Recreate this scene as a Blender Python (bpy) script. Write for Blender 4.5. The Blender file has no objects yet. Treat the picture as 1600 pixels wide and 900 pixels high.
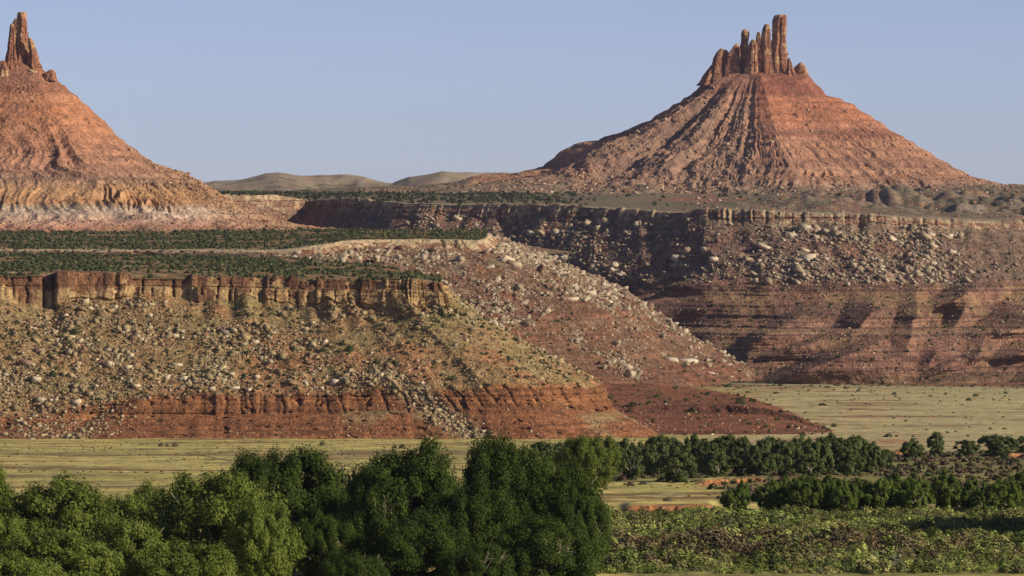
import bpy, math, random
import numpy as np

# ------------------------------------------------------------------ camera, sky, sun, exposure
scene = bpy.context.scene
COL = scene.collection
R = math.radians
CAMZ = 150.0            # camera height above the datum
FPX = 8000.0            # focal length in pixels of a 1600-wide frame
HROW = 300.0            # row of the horizon

cam_d = bpy.data.cameras.new('camera')
cam = bpy.data.objects.new('camera', cam_d); COL.objects.link(cam)
cam.location = (0, 0, CAMZ); cam.rotation_euler = (R(90), 0, 0)
cam_d.sensor_width = 36.0; cam_d.lens = 36.0 * FPX / 1600.0
cam_d.shift_y = -(450 - HROW) / 1600.0
cam_d.clip_start = 1.0; cam_d.clip_end = 200000.0
scene.camera = cam

SUN_AZ = 69.0           # degrees to the right of straight behind the camera
SUN_EL = 25.5
sa, se = R(SUN_AZ), R(SUN_EL)
SUNV = np.array([math.sin(sa) * math.cos(se), -math.cos(sa) * math.cos(se), math.sin(se)])
sun_d = bpy.data.lights.new('sun', 'SUN'); sun = bpy.data.objects.new('sun', sun_d); COL.objects.link(sun)
sun_d.energy = 4.9; sun_d.angle = R(0.5); sun_d.color = (1.0, 0.86, 0.66)
sun.rotation_euler = (R(90 - SUN_EL), 0, math.atan2(SUNV[1], SUNV[0]) + R(90))

w = bpy.data.worlds.new('World'); scene.world = w; w.use_nodes = True
wn = w.node_tree.nodes; wl = w.node_tree.links
sky = wn.new('ShaderNodeTexSky'); sky.sky_type = 'NISHITA'; sky.sun_disc = False
sky.sun_elevation = se
sky.sun_rotation = math.atan2(SUNV[0], SUNV[1])
sky.altitude = 1200; sky.air_density = 0.4; sky.dust_density = 0.8; sky.ozone_density = 1.5
bg = wn['Background']; bg.inputs[1].default_value = 0.111
tint = wn.new('ShaderNodeVectorMath'); tint.operation = 'MULTIPLY'; tint.inputs[1].default_value = (1.22, 1.01, 1.01)
wl.new(sky.outputs[0], tint.inputs[0]); wl.new(tint.outputs[0], bg.inputs[0])
scene.view_settings.view_transform = 'Standard'; scene.view_settings.look = 'None'
scene.view_settings.exposure = 0.0; scene.view_settings.gamma = 1.0
scene.cycles.max_bounces = 4; scene.cycles.diffuse_bounces = 2; scene.cycles.glossy_bounces = 1
scene.cycles.transmission_bounces = 2; scene.cycles.transparent_max_bounces = 4
scene.cycles.volume_bounces = 0; scene.cycles.sample_clamp_indirect = 4.0

rng = np.random.default_rng(7)
random.seed(7)

# ------------------------------------------------------------------ helpers
def W(px, row, d):
    """a point of the place from its bearing, its dip below the horizon and its distance"""
    return ((px - 800.0) / FPX * d, d, CAMZ - (row - HROW) / FPX * d)

def PXR(P):
    return 800 + FPX * P[..., 0] / P[..., 1], HROW + FPX * (CAMZ - P[..., 2]) / P[..., 1]

_perm = rng.permutation(256).astype(np.int64); _perm = np.concatenate([_perm, _perm, _perm])
_g3 = rng.normal(size=(256, 3)); _g3 /= np.linalg.norm(_g3, axis=1)[:, None]

def noise3(x, y, z):
    x, y, z = np.broadcast_arrays(x, y, z)
    sh = x.shape
    x = x.ravel().astype(float); y = y.ravel().astype(float); z = z.ravel().astype(float)
    xi = np.floor(x).astype(np.int64); yi = np.floor(y).astype(np.int64); zi = np.floor(z).astype(np.int64)
    xf = x - xi; yf = y - yi; zf = z - zi
    u = xf * xf * (3 - 2 * xf); v = yf * yf * (3 - 2 * yf); t = zf * zf * (3 - 2 * zf)
    out = 0
    for dx in (0, 1):
        wx = u if dx else 1 - u
        for dy in (0, 1):
            wy = v if dy else 1 - v
            for dz in (0, 1):
                wz = t if dz else 1 - t
                h = _perm[_perm[_perm[(xi + dx) & 255] + ((yi + dy) & 255)] + ((zi + dz) & 255)]
                g = _g3[h]
                out = out + wx * wy * wz * (g[:, 0] * (xf - dx) + g[:, 1] * (yf - dy) + g[:, 2] * (zf - dz))
    return (out * 1.5).reshape(sh)

def noise2(x, y):
    x, y = np.broadcast_arrays(x, y); sh = x.shape
    x = x.ravel().astype(float); y = y.ravel().astype(float)
    xi = np.floor(x).astype(np.int64); yi = np.floor(y).astype(np.int64)
    xf = x - xi; yf = y - yi
    u = xf * xf * (3 - 2 * xf); v = yf * yf * (3 - 2 * yf)
    out = 0
    for dx in (0, 1):
        wx = u if dx else 1 - u
        for dy in (0, 1):
            wy = v if dy else 1 - v
            g = _g3[_perm[_perm[(xi + dx) & 255] + ((yi + dy) & 255)]]
            out = out + wx * wy * (g[:, 0] * (xf - dx) + g[:, 1] * (yf - dy))
    return (out * 1.9).reshape(sh)

def fbm(P, s, o=4, seed=0.0, gain=0.5):
    a = 1.0; out = 0; n = 0
    for k in range(o):
        f = 2.03 ** k / s
        out = out + a * noise3(P[..., 0] * f + seed, P[..., 1] * f + 7.7 * k, P[..., 2] * f - seed); n += a; a *= gain
    return out / n

def fbm2(x, y, o=4, seed=0.0, gain=0.5):
    a = 1.0; out = 0; n = 0
    for k in range(o):
        f = 2.03 ** k
        out = out + a * noise2(x * f + seed + 13 * k, y * f - seed); n += a; a *= gain
    return out / n

def sm(a, b, x):
    t = np.clip((x - a) / (b - a + 1e-12), 0, 1); return t * t * (3 - 2 * t)

def pchip(t, Y, q):
    """monotone cubic through Y (K, ...) at t (K) evaluated at q"""
    h = np.diff(t); sh = (len(h),) + (1,) * (Y.ndim - 1)
    dl = np.diff(Y, axis=0) / h.reshape(sh)
    m = np.zeros_like(Y); m[0] = dl[0]; m[-1] = dl[-1]
    same = (dl[:-1] * dl[1:]) > 0
    m[1:-1] = np.where(same, 2 * dl[:-1] * dl[1:] / np.where(np.abs(dl[:-1] + dl[1:]) < 1e-12, 1, dl[:-1] + dl[1:]), 0)
    i = np.clip(np.searchsorted(t, q) - 1, 0, len(t) - 2)
    hh = h[i]; s = (q - t[i]) / hh
    e = (len(q),) + (1,) * (Y.ndim - 1)
    s = s.reshape(e); hh = hh.reshape(e)
    return ((1 + 2 * s) * (1 - s) ** 2 * Y[i] + s * (1 - s) ** 2 * hh * m[i] + s * s * (3 - 2 * s) * Y[i + 1] + s * s * (s - 1) * hh * m[i + 1])

def interp_rgb(x, xs, cols):
    cols = np.array(cols, float); xs = np.array(xs, float)
    return np.stack([np.interp(x, xs, cols[:, k]) for k in range(3)], -1)

def mixc(a, b, t):
    return a * (1 - t[..., None]) + np.asarray(b, float) * t[..., None]

def mesh_np(name, V, F, mat, col=None, smooth=False, parent=None, nv=4):
    V = np.ascontiguousarray(V, dtype=np.float32).reshape(-1, 3); F = np.ascontiguousarray(F, dtype=np.int32).reshape(-1, nv)
    me = bpy.data.meshes.new(name)
    me.vertices.add(len(V)); me.vertices.foreach_set('co', V.ravel())
    me.loops.add(F.size); me.loops.foreach_set('vertex_index', F.ravel())
    me.polygons.add(len(F)); me.polygons.foreach_set('loop_start', np.arange(0, F.size, nv, dtype=np.int32))
    me.update(calc_edges=True)
    if smooth: me.polygons.foreach_set('use_smooth', np.ones(len(F), dtype=bool))
    if col is not None:
        a = me.color_attributes.new('Col', 'FLOAT_COLOR', 'POINT')
        c = np.ones((len(V), 4), dtype=np.float32); c[:, :3] = np.clip(np.asarray(col).reshape(-1, 3), 0.002, 0.9)
        a.data.foreach_set('color', c.ravel())
    me.materials.append(mat)
    o = bpy.data.objects.new(name, me); COL.objects.link(o)
    if parent: o.parent = parent
    return o

def tag(o, label=None, cat=None, group=None, kind=None):
    if label: o['label'] = label
    if cat: o['category'] = cat
    if group: o['group'] = group
    if kind: o['kind'] = kind
    return o

def grid_faces(nv, nu):
    i = np.arange(nv - 1)[:, None] * nu + np.arange(nu - 1)[None, :]
    return np.stack([i, i + nu, i + nu + 1, i + 1], -1).reshape(-1, 4)

def normals(P):
    du = np.gradient(P, axis=1); dv = np.gradient(P, axis=0)
    n = np.cross(dv, du)
    return n / (np.linalg.norm(n, axis=-1, keepdims=True) + 1e-9)

# ------------------------------------------------------------------ materials
def mat_rock(name, scales=(0.9, 4.0), amp=0.55, bump=0.6, bump_scale=1.4, speck=None, rough=0.95):
    """base colour from the mesh's mineral colour attribute, broken up by procedural grain, with bump"""
    m = bpy.data.materials.new(name); m.use_nodes = True
    n = m.node_tree.nodes; l = m.node_tree.links; b = n['Principled BSDF']
    b.inputs['Roughness'].default_value = rough; b.inputs['Specular IOR Level'].default_value = 0.12
    at = n.new('ShaderNodeAttribute'); at.attribute_name = 'Col'
    tc = n.new('ShaderNodeTexCoord')
    prev = at.outputs['Color']
    for k, s in enumerate(scales):
        nz = n.new('ShaderNodeTexNoise'); nz.inputs['Scale'].default_value = 1.0 / s
        nz.inputs['Detail'].default_value = 3.0; nz.inputs['Roughness'].default_value = 0.65
        l.new(tc.outputs['Object'], nz.inputs['Vector'])
        mr = n.new('ShaderNodeMapRange'); mr.inputs['From Min'].default_value = 0.3; mr.inputs['From Max'].default_value = 0.7
        mr.inputs['To Min'].default_value = 1 - amp; mr.inputs['To Max'].default_value = 1 + amp
        l.new(nz.outputs['Fac'], mr.inputs['Value'])
        vm = n.new('ShaderNodeVectorMath'); vm.operation = 'SCALE'
        l.new(prev, vm.inputs[0]); l.new(mr.outputs[0], vm.inputs['Scale']); prev = vm.outputs[0]
    if speck:
        sc, thr, colr = speck
        vo = n.new('ShaderNodeTexVoronoi'); vo.inputs['Scale'].default_value = 1.0 / sc
        l.new(tc.outputs['Object'], vo.inputs['Vector'])
        mr = n.new('ShaderNodeMapRange'); mr.inputs['From Min'].default_value = thr; mr.inputs['From Max'].default_value = thr + 0.12
        mr.inputs['To Min'].default_value = 1; mr.inputs['To Max'].default_value = 0
        l.new(vo.outputs['Distance'], mr.inputs['Value'])
        mx = n.new('ShaderNodeMix'); mx.data_type = 'RGBA'
        l.new(mr.outputs[0], mx.inputs['Factor']); l.new(prev, mx.inputs['A']); mx.inputs['B'].default_value = (*colr, 1)
        prev = mx.outputs['Result']
    l.new(prev, b.inputs['Base Color'])
    nb = n.new('ShaderNodeTexNoise'); nb.inputs['Scale'].default_value = 1.0 / bump_scale; nb.inputs['Detail'].default_value = 4.0
    l.new(tc.outputs['Object'], nb.inputs['Vector'])
    bp = n.new('ShaderNodeBump'); bp.inputs['Strength'].default_value = bump; bp.inputs['Distance'].default_value = bump_scale
    l.new(nb.outputs['Fac'], bp.inputs['Height']); l.new(bp.outputs[0], b.inputs['Normal'])
    return m

def mat_leaf(name, c1, c2, scale=1.2, hue=0.15):
    m = bpy.data.materials.new(name); m.use_nodes = True
    n = m.node_tree.nodes; l = m.node_tree.links; b = n['Principled BSDF']
    b.inputs['Roughness'].default_value = 0.75; b.inputs['Specular IOR Level'].default_value = 0.1
    tc = n.new('ShaderNodeTexCoord'); nz = n.new('ShaderNodeTexNoise')
    nz.inputs['Scale'].default_value = 1.0 / scale; nz.inputs['Detail'].default_value = 2.0
    l.new(tc.outputs['Object'], nz.inputs['Vector'])
    cr = n.new('ShaderNodeValToRGB'); cr.color_ramp.elements[0].position = 0.35; cr.color_ramp.elements[1].position = 0.65
    cr.color_ramp.elements[0].color = (*c1, 1); cr.color_ramp.elements[1].color = (*c2, 1)
    l.new(nz.outputs['Fac'], cr.inputs['Fac'])
    oi = n.new('ShaderNodeObjectInfo'); mr = n.new('ShaderNodeMapRange')
    mr.inputs['To Min'].default_value = 1 - hue; mr.inputs['To Max'].default_value = 1 + hue
    l.new(oi.outputs['Random'], mr.inputs['Value'])
    vm = n.new('ShaderNodeVectorMath'); vm.operation = 'SCALE'
    l.new(cr.outputs[0], vm.inputs[0]); l.new(mr.outputs[0], vm.inputs['Scale'])
    l.new(vm.outputs[0], b.inputs['Base Color'])
    tr = n.new('ShaderNodeBsdfTranslucent'); l.new(vm.outputs[0], tr.inputs['Color'])
    ms = n.new('ShaderNodeMixShader'); ms.inputs[0].default_value = 0.22
    l.new(b.outputs[0], ms.inputs[1]); l.new(tr.outputs[0], ms.inputs[2])
    l.new(ms.outputs[0], n['Material Output'].inputs['Surface'])
    return m

M_near = mat_rock('near_slope_ground', (0.8, 3.5), 0.5, 0.8, 1.2)
M_far = mat_rock('far_slope_ground', (1.6, 7.0), 0.42, 0.8, 2.2)
M_butte = mat_rock('butte_ground', (1.8, 8.0), 0.34, 0.8, 2.6)
M_spire = mat_rock('spire_sandstone', (1.2, 5.0), 0.4, 0.9, 2.0)
M_stone = mat_rock('boulder_sandstone', (0.6, 2.5), 0.25, 0.5, 0.7)
M_field = mat_rock('meadow_and_soil', (0.5, 2.4, 9.0), 0.36, 0.35, 0.5, speck=(2.6, 0.10, (0.05, 0.055, 0.02)))
M_bush = mat_rock('scrub_leaves', (0.5, 2.0), 0.45, 0.0, 1.0)
M_bark = mat_rock('cottonwood_bark', (0.4, 1.5), 0.4, 0.6, 0.3)
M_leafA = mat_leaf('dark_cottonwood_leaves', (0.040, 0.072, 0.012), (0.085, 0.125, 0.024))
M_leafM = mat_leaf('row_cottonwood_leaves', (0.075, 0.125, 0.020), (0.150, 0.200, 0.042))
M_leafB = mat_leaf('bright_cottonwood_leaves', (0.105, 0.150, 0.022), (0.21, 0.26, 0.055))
M_leafC = mat_leaf('far_grove_leaves', (0.080, 0.115, 0.036), (0.145, 0.180, 0.060))

# ------------------------------------------------------------------ lofted landforms
class Sheet: pass

def loft(lines, nu, nvs, tpow=None):
    L = np.array([[W(*p) for p in ln] for ln in lines], float)       # nl, K, 3
    seg = np.linalg.norm(np.diff(L, axis=1), axis=-1).mean(0)
    t = np.concatenate([[0], np.cumsum(seg)]); q = np.linspace(0, t[-1], nu)
    C = np.stack([pchip(t, L[i], q) for i in range(len(L))])         # nl, nu, 3
    rows = []; zone = []
    for i, nv in enumerate(nvs):
        f = np.linspace(0, 1, nv, endpoint=(i == len(nvs) - 1))
        rows.append(C[i][None] * (1 - f[:, None, None]) + C[i + 1][None] * f[:, None, None]); zone.append(i + f)
    s = Sheet(); s.P = np.concatenate(rows); s.Z = np.broadcast_to(np.concatenate(zone)[:, None], s.P.shape[:2])
    s.S = np.broadcast_to(q[None], s.P.shape[:2]); s.N = normals(s.P)
    s.PX, s.RW = PXR(s.P)
    return s

def outward(s):
    # smooth horizontal outward direction, taken from the steep part of the sheet
    n = s.N.copy(); n[..., 2] = 0
    wgt = np.linalg.norm(n, axis=-1) ** 2
    m = (n * wgt[..., None]).sum(0) / (wgt.sum(0)[:, None] + 1e-9)
    m /= np.linalg.norm(m, axis=-1, keepdims=True) + 1e-9
    return np.broadcast_to(m[None], n.shape)

def blocks(S, mean, seed, zwarp=0, groove=0.8):
    """joint-bounded blocks along a cliff: per-block offset (-1..1) and a crack mask"""
    r = np.random.default_rng(seed)
    n = int((S.max() + 400) / mean) + 20
    e = np.cumsum(r.gamma(2.0, mean / 2.0, n)) - 100
    off = r.uniform(-1, 1, n + 1)
    x = S + zwarp
    i = np.searchsorted(e, x); ic = np.clip(i, 1, n - 1)
    d = np.minimum(x - e[ic - 1], e[ic] - x)
    return off[np.clip(i, 0, n)], np.exp(-(d / groove) ** 2) * (r.uniform(0, 1, n + 1)[np.clip(i, 0, n)] > 0.35)

def gullies(S, z, lam, seed, drift=0.0, wob=0.25):
    x = (S + z * drift) / lam + wob * noise2(z / 25.0 + seed, S / 60.0)
    a = 1 - np.abs(noise2(x, z / 90.0 + seed)) * 2.2
    b = 1 - np.abs(noise2(x * 2.3 + 5, z / 50.0 - seed)) * 2.2
    return 0.65 * a + 0.35 * b          # ~ -1 .. 1, ridges at 1

def strata(z, seed, lam=6.0):
    return noise2(z / lam + seed, z * 0 + seed) + 0.6 * noise2(z / (lam * 0.36) + seed, z * 0 + 3.3 + seed)

EARTH_RED = (0.30, 0.105, 0.045); PALE_TAN = (0.42, 0.33, 0.20)

# ---- near left mesa: bench top, cliff, boulder talus, red ledge
K = [-420, 0, 200, 400, 560, 640, 688]
rear = [(-420, 397, 2900), (0, 397, 2900), (200, 399, 2860), (400, 402, 2780), (560, 412, 2700), (640, 424, 2600), (690, 434, 2520), (690, 434, 2560), (640, 430, 2900)]
rim = [(-420, 428, 2300), (0, 428, 2300), (200, 431, 2310), (400, 434, 2310), (560, 441, 2300), (640, 437, 2290), (688, 445, 2285), (678, 439, 2450), (600, 430, 2900)]
cft = [(-420, 470, 2292), (0, 472, 2292), (200, 466, 2302), (400, 470, 2300), (560, 472, 2290), (640, 473, 2280), (697, 474, 2280), (692, 455, 2450), (620, 440, 2900)]
ltp = [(-420, 640, 2216), (0, 645, 2216), (200, 626, 2222), (400, 618, 2226), (620, 612, 2222), (780, 606, 2222), (942, 604, 2270), (872, 582, 2480), (760, 560, 2950)]
lft = [(-420, 662, 2206), (0, 665, 2206), (200, 652, 2212), (400, 645, 2215), (630, 640, 2212), (800, 634, 2210), (955, 642, 2262), (885, 602, 2490), (770, 580, 2960)]
fot = [(-420, 690, 2170), (0, 690, 2172), (200, 688, 2176), (400, 688, 2180), (640, 692, 2180), (850, 694, 2180), (1050, 694, 2235), (950, 660, 2500), (800, 610, 2970)]
B = loft([rear, rim, cft, ltp, lft, fot], 1500, [60, 56, 190, 40, 60])
def build_B(s):
    P = s.P.copy(); O = outward(s); Z = s.Z; S = s.S; z = P[..., 2]; PX = s.PX
    dh = np.zeros(Z.shape); dz = np.zeros(Z.shape)
    # cliff
    mc = sm(0.98, 1.02, Z) * (1 - sm(1.9, 2.1, Z))
    o1, c1 = blocks(S, 15.0, 3, 0.7 * noise2(S / 9, z / 7), 0.55)
    o4, c4 = blocks(S, 9.0, 5, 0.5 * noise2(S / 5, z / 6), 0.4)
    o2, c2 = blocks(S, 5.0, 4, 1.5 * noise2(S / 4, z / 5 + 3), 0.45)
    lower = sm(0.35, 0.6, (Z - 1) + 0.25 * noise2(S / 14, S * 0 + 4))
    left = 1 - sm(330, 430, PX)
    dh += mc * (left * (3.0 * o1 - 4.5 * c1) + 0.9 * o2 - 1.2 * c2 + sm(0.42, 0.46, Z - 1 + 0.08 * o1) * (1.6 + 2.0 * o4 - 2.0 * c4) - 0.9 * np.exp(-((Z - 1.43) / 0.02) ** 2) + 0.9 * strata(z, 1.7, 3.0) * (1.3 - left) + 0.45 * fbm(P, 4.0, 3, 1))
    # talus
    mt = sm(1.95, 2.15, Z) * (1 - sm(2.93, 3.0, Z))
    g = gullies(S, z, 34.0, 2.0, 0.6)
    dh += mt * (2.0 * g + 3.0 * fbm(P, 30, 5, 5)) * sm(2.0, 2.4, Z)
    dz += mt * (0.9 * fbm(P, 6, 3, 9) + 0.45 * fbm(P, 2.0, 2, 4))
    # red ledge : fluted little cliff then apron
    ml = sm(2.95, 3.03, Z) * (1 - sm(4.0, 4.15, Z))
    o3, c3 = blocks(S, 7.0, 8, 1.2 * noise2(S / 5, z / 4), 0.6)
    g2 = gullies(S, z, 12.0, 6.0)
    dh += ml * (1.3 * o3 - 1.7 * c3 + 1.3 * strata(z, 5.1, 2.2) + 1.5 * g2) * (0.35 + 0.65 * sm(100, 260, PX))
    dh -= sm(2.98, 3.05, Z) * 2.2 * sm(0.22, 0.42, fbm(P * (1, 1, 0.7), 5, 3, 77))
    ma = sm(3.98, 4.2, Z)
    dh += ma * (2.2 * gullies(S, z, 16, 3.0) + 1.2 * strata(z, 2.2, 2.0)) * (1 - sm(4.85, 5.0, Z) * 0.7)
    # the rubble chute that crosses the ledge, and a ravine at the far left
    ch = np.exp(-(((PX - (640 + (s.RW - 610) * 1.35)) / 30.0) ** 2)) * sm(2.6, 3.1, Z)
    dh += -3.0 * ch
    rv = np.exp(-(((PX - (190 - (s.RW - 625) * 1.6)) / 16.0) ** 2)) * sm(2.9, 3.3, Z)
    dh += -5.0 * rv
    # bench top
    mb = 1 - sm(0.9, 1.0, Z)
    dz += mb * (1.4 * fbm(P, 60, 4, 2) + 0.5 * fbm(P, 12, 3, 3))
    # broken rim line, and talus cones lapping up the cliff foot
    dz += (1.5 * np.round(1.5 * o1) / 1.5 + 0.5 * o2) * np.exp(-((Z - 1.0) / 0.25) ** 2) * (Z > 0.93)
    dz += (5.0 * noise2(S / 26, S * 0 + 2) + 2.0 * noise2(S / 8, S * 0 + 5)) * np.exp(-((Z - 2.0) / 0.28) ** 2)
    dz += (3.0 * noise2(S / 30, S * 0 + 7) + 1.2 * noise2(S / 7, S * 0 + 8)) * np.exp(-((Z - 3.0) / 0.25) ** 2)
    P += O * dh[..., None]; P[..., 2] += dz
    # ---- mineral colours
    n1 = fbm(P, 22, 4, 11); n2 = fbm(P, 6, 3, 17)
    tal = mixc(np.broadcast_to((0.29, 0.185, 0.09), P.shape), (0.26, 0.20, 0.09), sm(-0.15, 0.3, n1))
    tal = mixc(tal, (0.33, 0.165, 0.08), 0.85 * sm(0.05, 0.3, fbm(P * (1, 1, 2.5), 30, 4, 23) + 0.16 * np.clip((s.RW - 520) / 60, -1, 1) + 0.12 * sm(280, 420, PX) - 0.10))
    tal = mixc(tal, (0.34, 0.27, 0.15), 0.5 * sm(0.1, 0.35, n2))
    cl = mixc(np.broadcast_to((0.22, 0.115, 0.06), P.shape), (0.40, 0.27, 0.13), sm(-0.05, 0.25, fbm(P, 7, 3, 31) + 0.35 * (lower - 0.35) + 0.25 * sm(540, 640, PX)))
    cl = mixc(cl, (0.12, 0.06, 0.04), 0.75 * sm(0.05, 0.2, noise2(S / 7, z / 30) - 0.25 * lower - 0.3 * sm(520, 620, PX)))
    red = mixc(np.broadcast_to((0.235, 0.105, 0.048), P.shape), (0.135, 0.060, 0.032), sm(-0.2, 0.3, strata(z, 9.1, 1.6) * 0.5 + 0.4 * n1))
    red = mixc(red, (0.36, 0.165, 0.068), 0.6 * sm(0.1, 0.5, strata(z, 4.2, 2.4) + n2))
    apr = mixc(red, (0.24, 0.10, 0.05), np.full(Z.shape, 0.45))
    apr = mixc(apr, (0.30, 0.22, 0.11), 0.8 * sm(0.0, 0.3, n1 + 0.25 * sm(880, 1000, PX) - 0.12))
    bt = mixc(np.broadcast_to((0.30, 0.17, 0.085), P.shape), (0.42, 0.30, 0.17), sm(0.0, 0.4, n1))
    bt = mixc(bt, (0.10, 0.115, 0.045), 0.75 * sm(-0.1, 0.15, n2))
    col = mixc(bt, cl, sm(0.97, 1.0, Z)) * 1.0
    col = mixc(bt, (0, 0, 0), np.zeros(Z.shape))
    k = sm(0.97, 1.0, Z); col = col * (1 - k[..., None]) + cl * k[..., None]
    k = sm(1.9, 2.06, Z + 0.12 * n2); col = col * (1 - k[..., None]) + tal * k[..., None]
    k = sm(2.93, 3.02, Z + 0.25 * n1 - 0.25 * (1 - sm(60, 260, PX))); col = col * (1 - k[..., None]) + red * k[..., None]
    k = sm(3.95, 4.1, Z); col = col * (1 - k[..., None]) + apr * k[..., None]
    k = ch * 0.8; col = mixc(col, (0.26, 0.21, 0.12), k)
    s.P = P; s.N = normals(P)
    return mesh_np('near_mesa', P, grid_faces(*Z.shape), M_near, col)
oB = tag(build_B(B), kind='structure')

# ---- middle mesa: upper bench behind, pale rim, boulder slope that ends in a long nose
c_back = [(-420, 357, 3900), (0, 357, 3900), (250, 358, 3850), (430, 359, 3850), (500, 359, 3850), (570, 359, 3850), (650, 359, 3850), (742, 360, 3850), (756, 360, 3860), (760, 358, 3950)]
c_rim = [(-420, 391, 2960), (0, 391, 2960), (250, 392, 2940), (430, 392, 2910), (500, 383, 2930), (560, 375, 2970), (650, 374, 2985), (742, 376, 2990), (756, 373, 3130), (760, 363, 3700)]
c_cft = [(-420, 393.5, 2958), (0, 393.5, 2958), (250, 394.5, 2938), (430, 396, 2900), (500, 398, 2912), (560, 387, 2958), (650, 387, 2975), (757, 392, 2985), (775, 388, 3130), (775, 372, 3700)]
c_mid = [(-420, 400, 2945), (0, 400, 2945), (250, 402, 2920), (430, 420, 2820), (500, 450, 2820), (560, 480, 2860), (680, 490, 2880), (940, 488, 2945), (985, 480, 3150), (960, 450, 3700)]
c_fot = [(-420, 425, 2860), (0, 425, 2860), (250, 430, 2800), (430, 470, 2740), (500, 560, 2720), (580, 612, 2750), (740, 616, 2790), (1120, 600, 2930), (1180, 590, 3200), (1100, 560, 3700)]
C_ = loft([c_back, c_rim, c_cft, c_mid, c_fot], 1200, [50, 22, 130, 110])
def build_C(s):
    P = s.P.copy(); O = outward(s); Z = s.Z; S = s.S; z = P[..., 2]; PX = s.PX
    dh = np.zeros(Z.shape); dz = np.zeros(Z.shape)
    mc = sm(0.97, 1.02, Z) * (1 - sm(1.9, 2.1, Z))
    o1, c1 = blocks(S, 12.0, 13, 1.5 * noise2(S / 9, z / 7), 1.2)
    dh += mc * (2.2 * o1 - 2.6 * c1 + 0.8 * fbm(P, 4, 3, 1))
    mt = sm(1.95, 2.3, Z)
    dh += mt * (6.0 * gullies(S, z, 46.0, 8.0, 0.4) + 7.0 * fbm(P, 42, 5, 5))
    dz += mt * (1.2 * fbm(P, 8, 3, 9) + 0.7 * fbm(P, 3, 2, 3))
    # ledges of pale and red rock low on the nose
    st = strata(z, 3.4, 5.0)
    dh += mt * 2.2 * st * sm(2.4, 3.0, Z)
    mb = 1 - sm(0.9, 1.0, Z)
    dz += mb * (2.2 * fbm(P, 90, 4, 2) + 0.7 * fbm(P, 15, 3, 3)) * sm(0, 0.15, Z)
    P += O * dh[..., None]; P[..., 2] += dz
    n1 = fbm(P, 26, 4, 41); n2 = fbm(P, 7, 3, 47)
    tal = mixc(np.broadcast_to((0.175, 0.105, 0.068), P.shape), (0.215, 0.108, 0.062), sm(-0.2, 0.3, n1))
    tal = mixc(tal, (0.22, 0.17, 0.11), 0.85 * sm(0.0, 0.35, n2 + 0.3 * (1 - sm(2.0, 2.7, Z)) - 0.1))
    tal = mixc(tal, (0.15, 0.062, 0.042), 0.55 * sm(0.1, 0.5, st) * sm(2.6, 3.0, Z))
    cl = mixc(np.broadcast_to((0.25, 0.13, 0.08), P.shape), (0.46, 0.36, 0.22), sm(-0.1, 0.2, n2 + 0.5 * (1 - sm(1.15, 1.5, Z))))
    bt = mixc(np.broadcast_to((0.26, 0.17, 0.09), P.shape), (0.37, 0.16, 0.075), sm(0.0, 0.25, n1 + 0.12 * sm(520, 600, PX)))
    bt = mixc(bt, (0.11, 0.12, 0.05), 0.6 * sm(-0.1, 0.15, n2))
    bt = mixc(bt, (0.48, 0.38, 0.25), sm(0.9, 0.97, Z) * 0.9)
    k = sm(0.98, 1.0, Z); col = bt * (1 - k[..., None]) + cl * k[..., None]
    k = sm(1.9, 2.1, Z + 0.15 * n2); col = col * (1 - k[..., None]) + tal * k[..., None]
    s.P = P; s.N = normals(P)
    return mesh_np('middle_mesa', P, grid_faces(*Z.shape), M_far, col)
oC = tag(build_C(C_), kind='structure')

# ---- far right mesa: plateau, rim, boulder talus, red badland spurs, banded terrace
XS = [(150, 306, 4650), (330, 304, 4700), (420, 306, 4800), (478, 312, 4900), (545, 310, 4730), (618, 317, 4520), (660, 318, 4500), (800, 319, 4450), (920, 323, 4385), (1050, 331, 4300), (1120, 327, 4262), (1220, 332, 4245), (1320, 335, 4240), (1420, 341, 4245), (1520, 345, 4255), (1620, 346, 4270), (1900, 346, 4320), (2400, 346, 4500)]
def dl(dpx, drow, dd, f=None):
    out = []
    for (px, r, d) in XS:
        x = px + dpx * (1 if 330 < px < 1050 else 0)
        rr = f(px) if f else r + drow
        out.append((x, rr, d + dd))
    return out
back2 = [(px, 299.5, 11000) for px, r, d in XS]
back1 = [(px, 302.0, 7400) for px, r, d in XS]
mid0 = [(px, (303 if px < 700 else 303), 5600) for px, r, d in XS]
D = loft([back2, back1, mid0, XS, dl(-6, 0, -8, lambda p: np.interp(p, [150, 478, 618, 900, 1050, 1120, 1500, 1900], [322, 330, 338, 345, 346, 342, 356, 358])),
          dl(-30, 0, -95, lambda p: np.interp(p, [150, 618, 900, 1050, 1900], [400, 420, 436, 440, 438])),
          dl(-60, 0, -158, lambda p: np.interp(p, [150, 618, 900, 1050, 1900], [480, 500, 508, 512, 508])),
          dl(-60, 0, -186, lambda p: np.interp(p, [150, 618, 900, 1050, 1900], [490, 508, 516, 520, 516])),
          dl(-60, 0, -268, lambda p: np.interp(p, [150, 618, 900, 1050, 1900], [600, 606, 608, 610, 612]))],
         1750, [12, 26, 60, 26, 105, 90, 14, 100])
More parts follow.
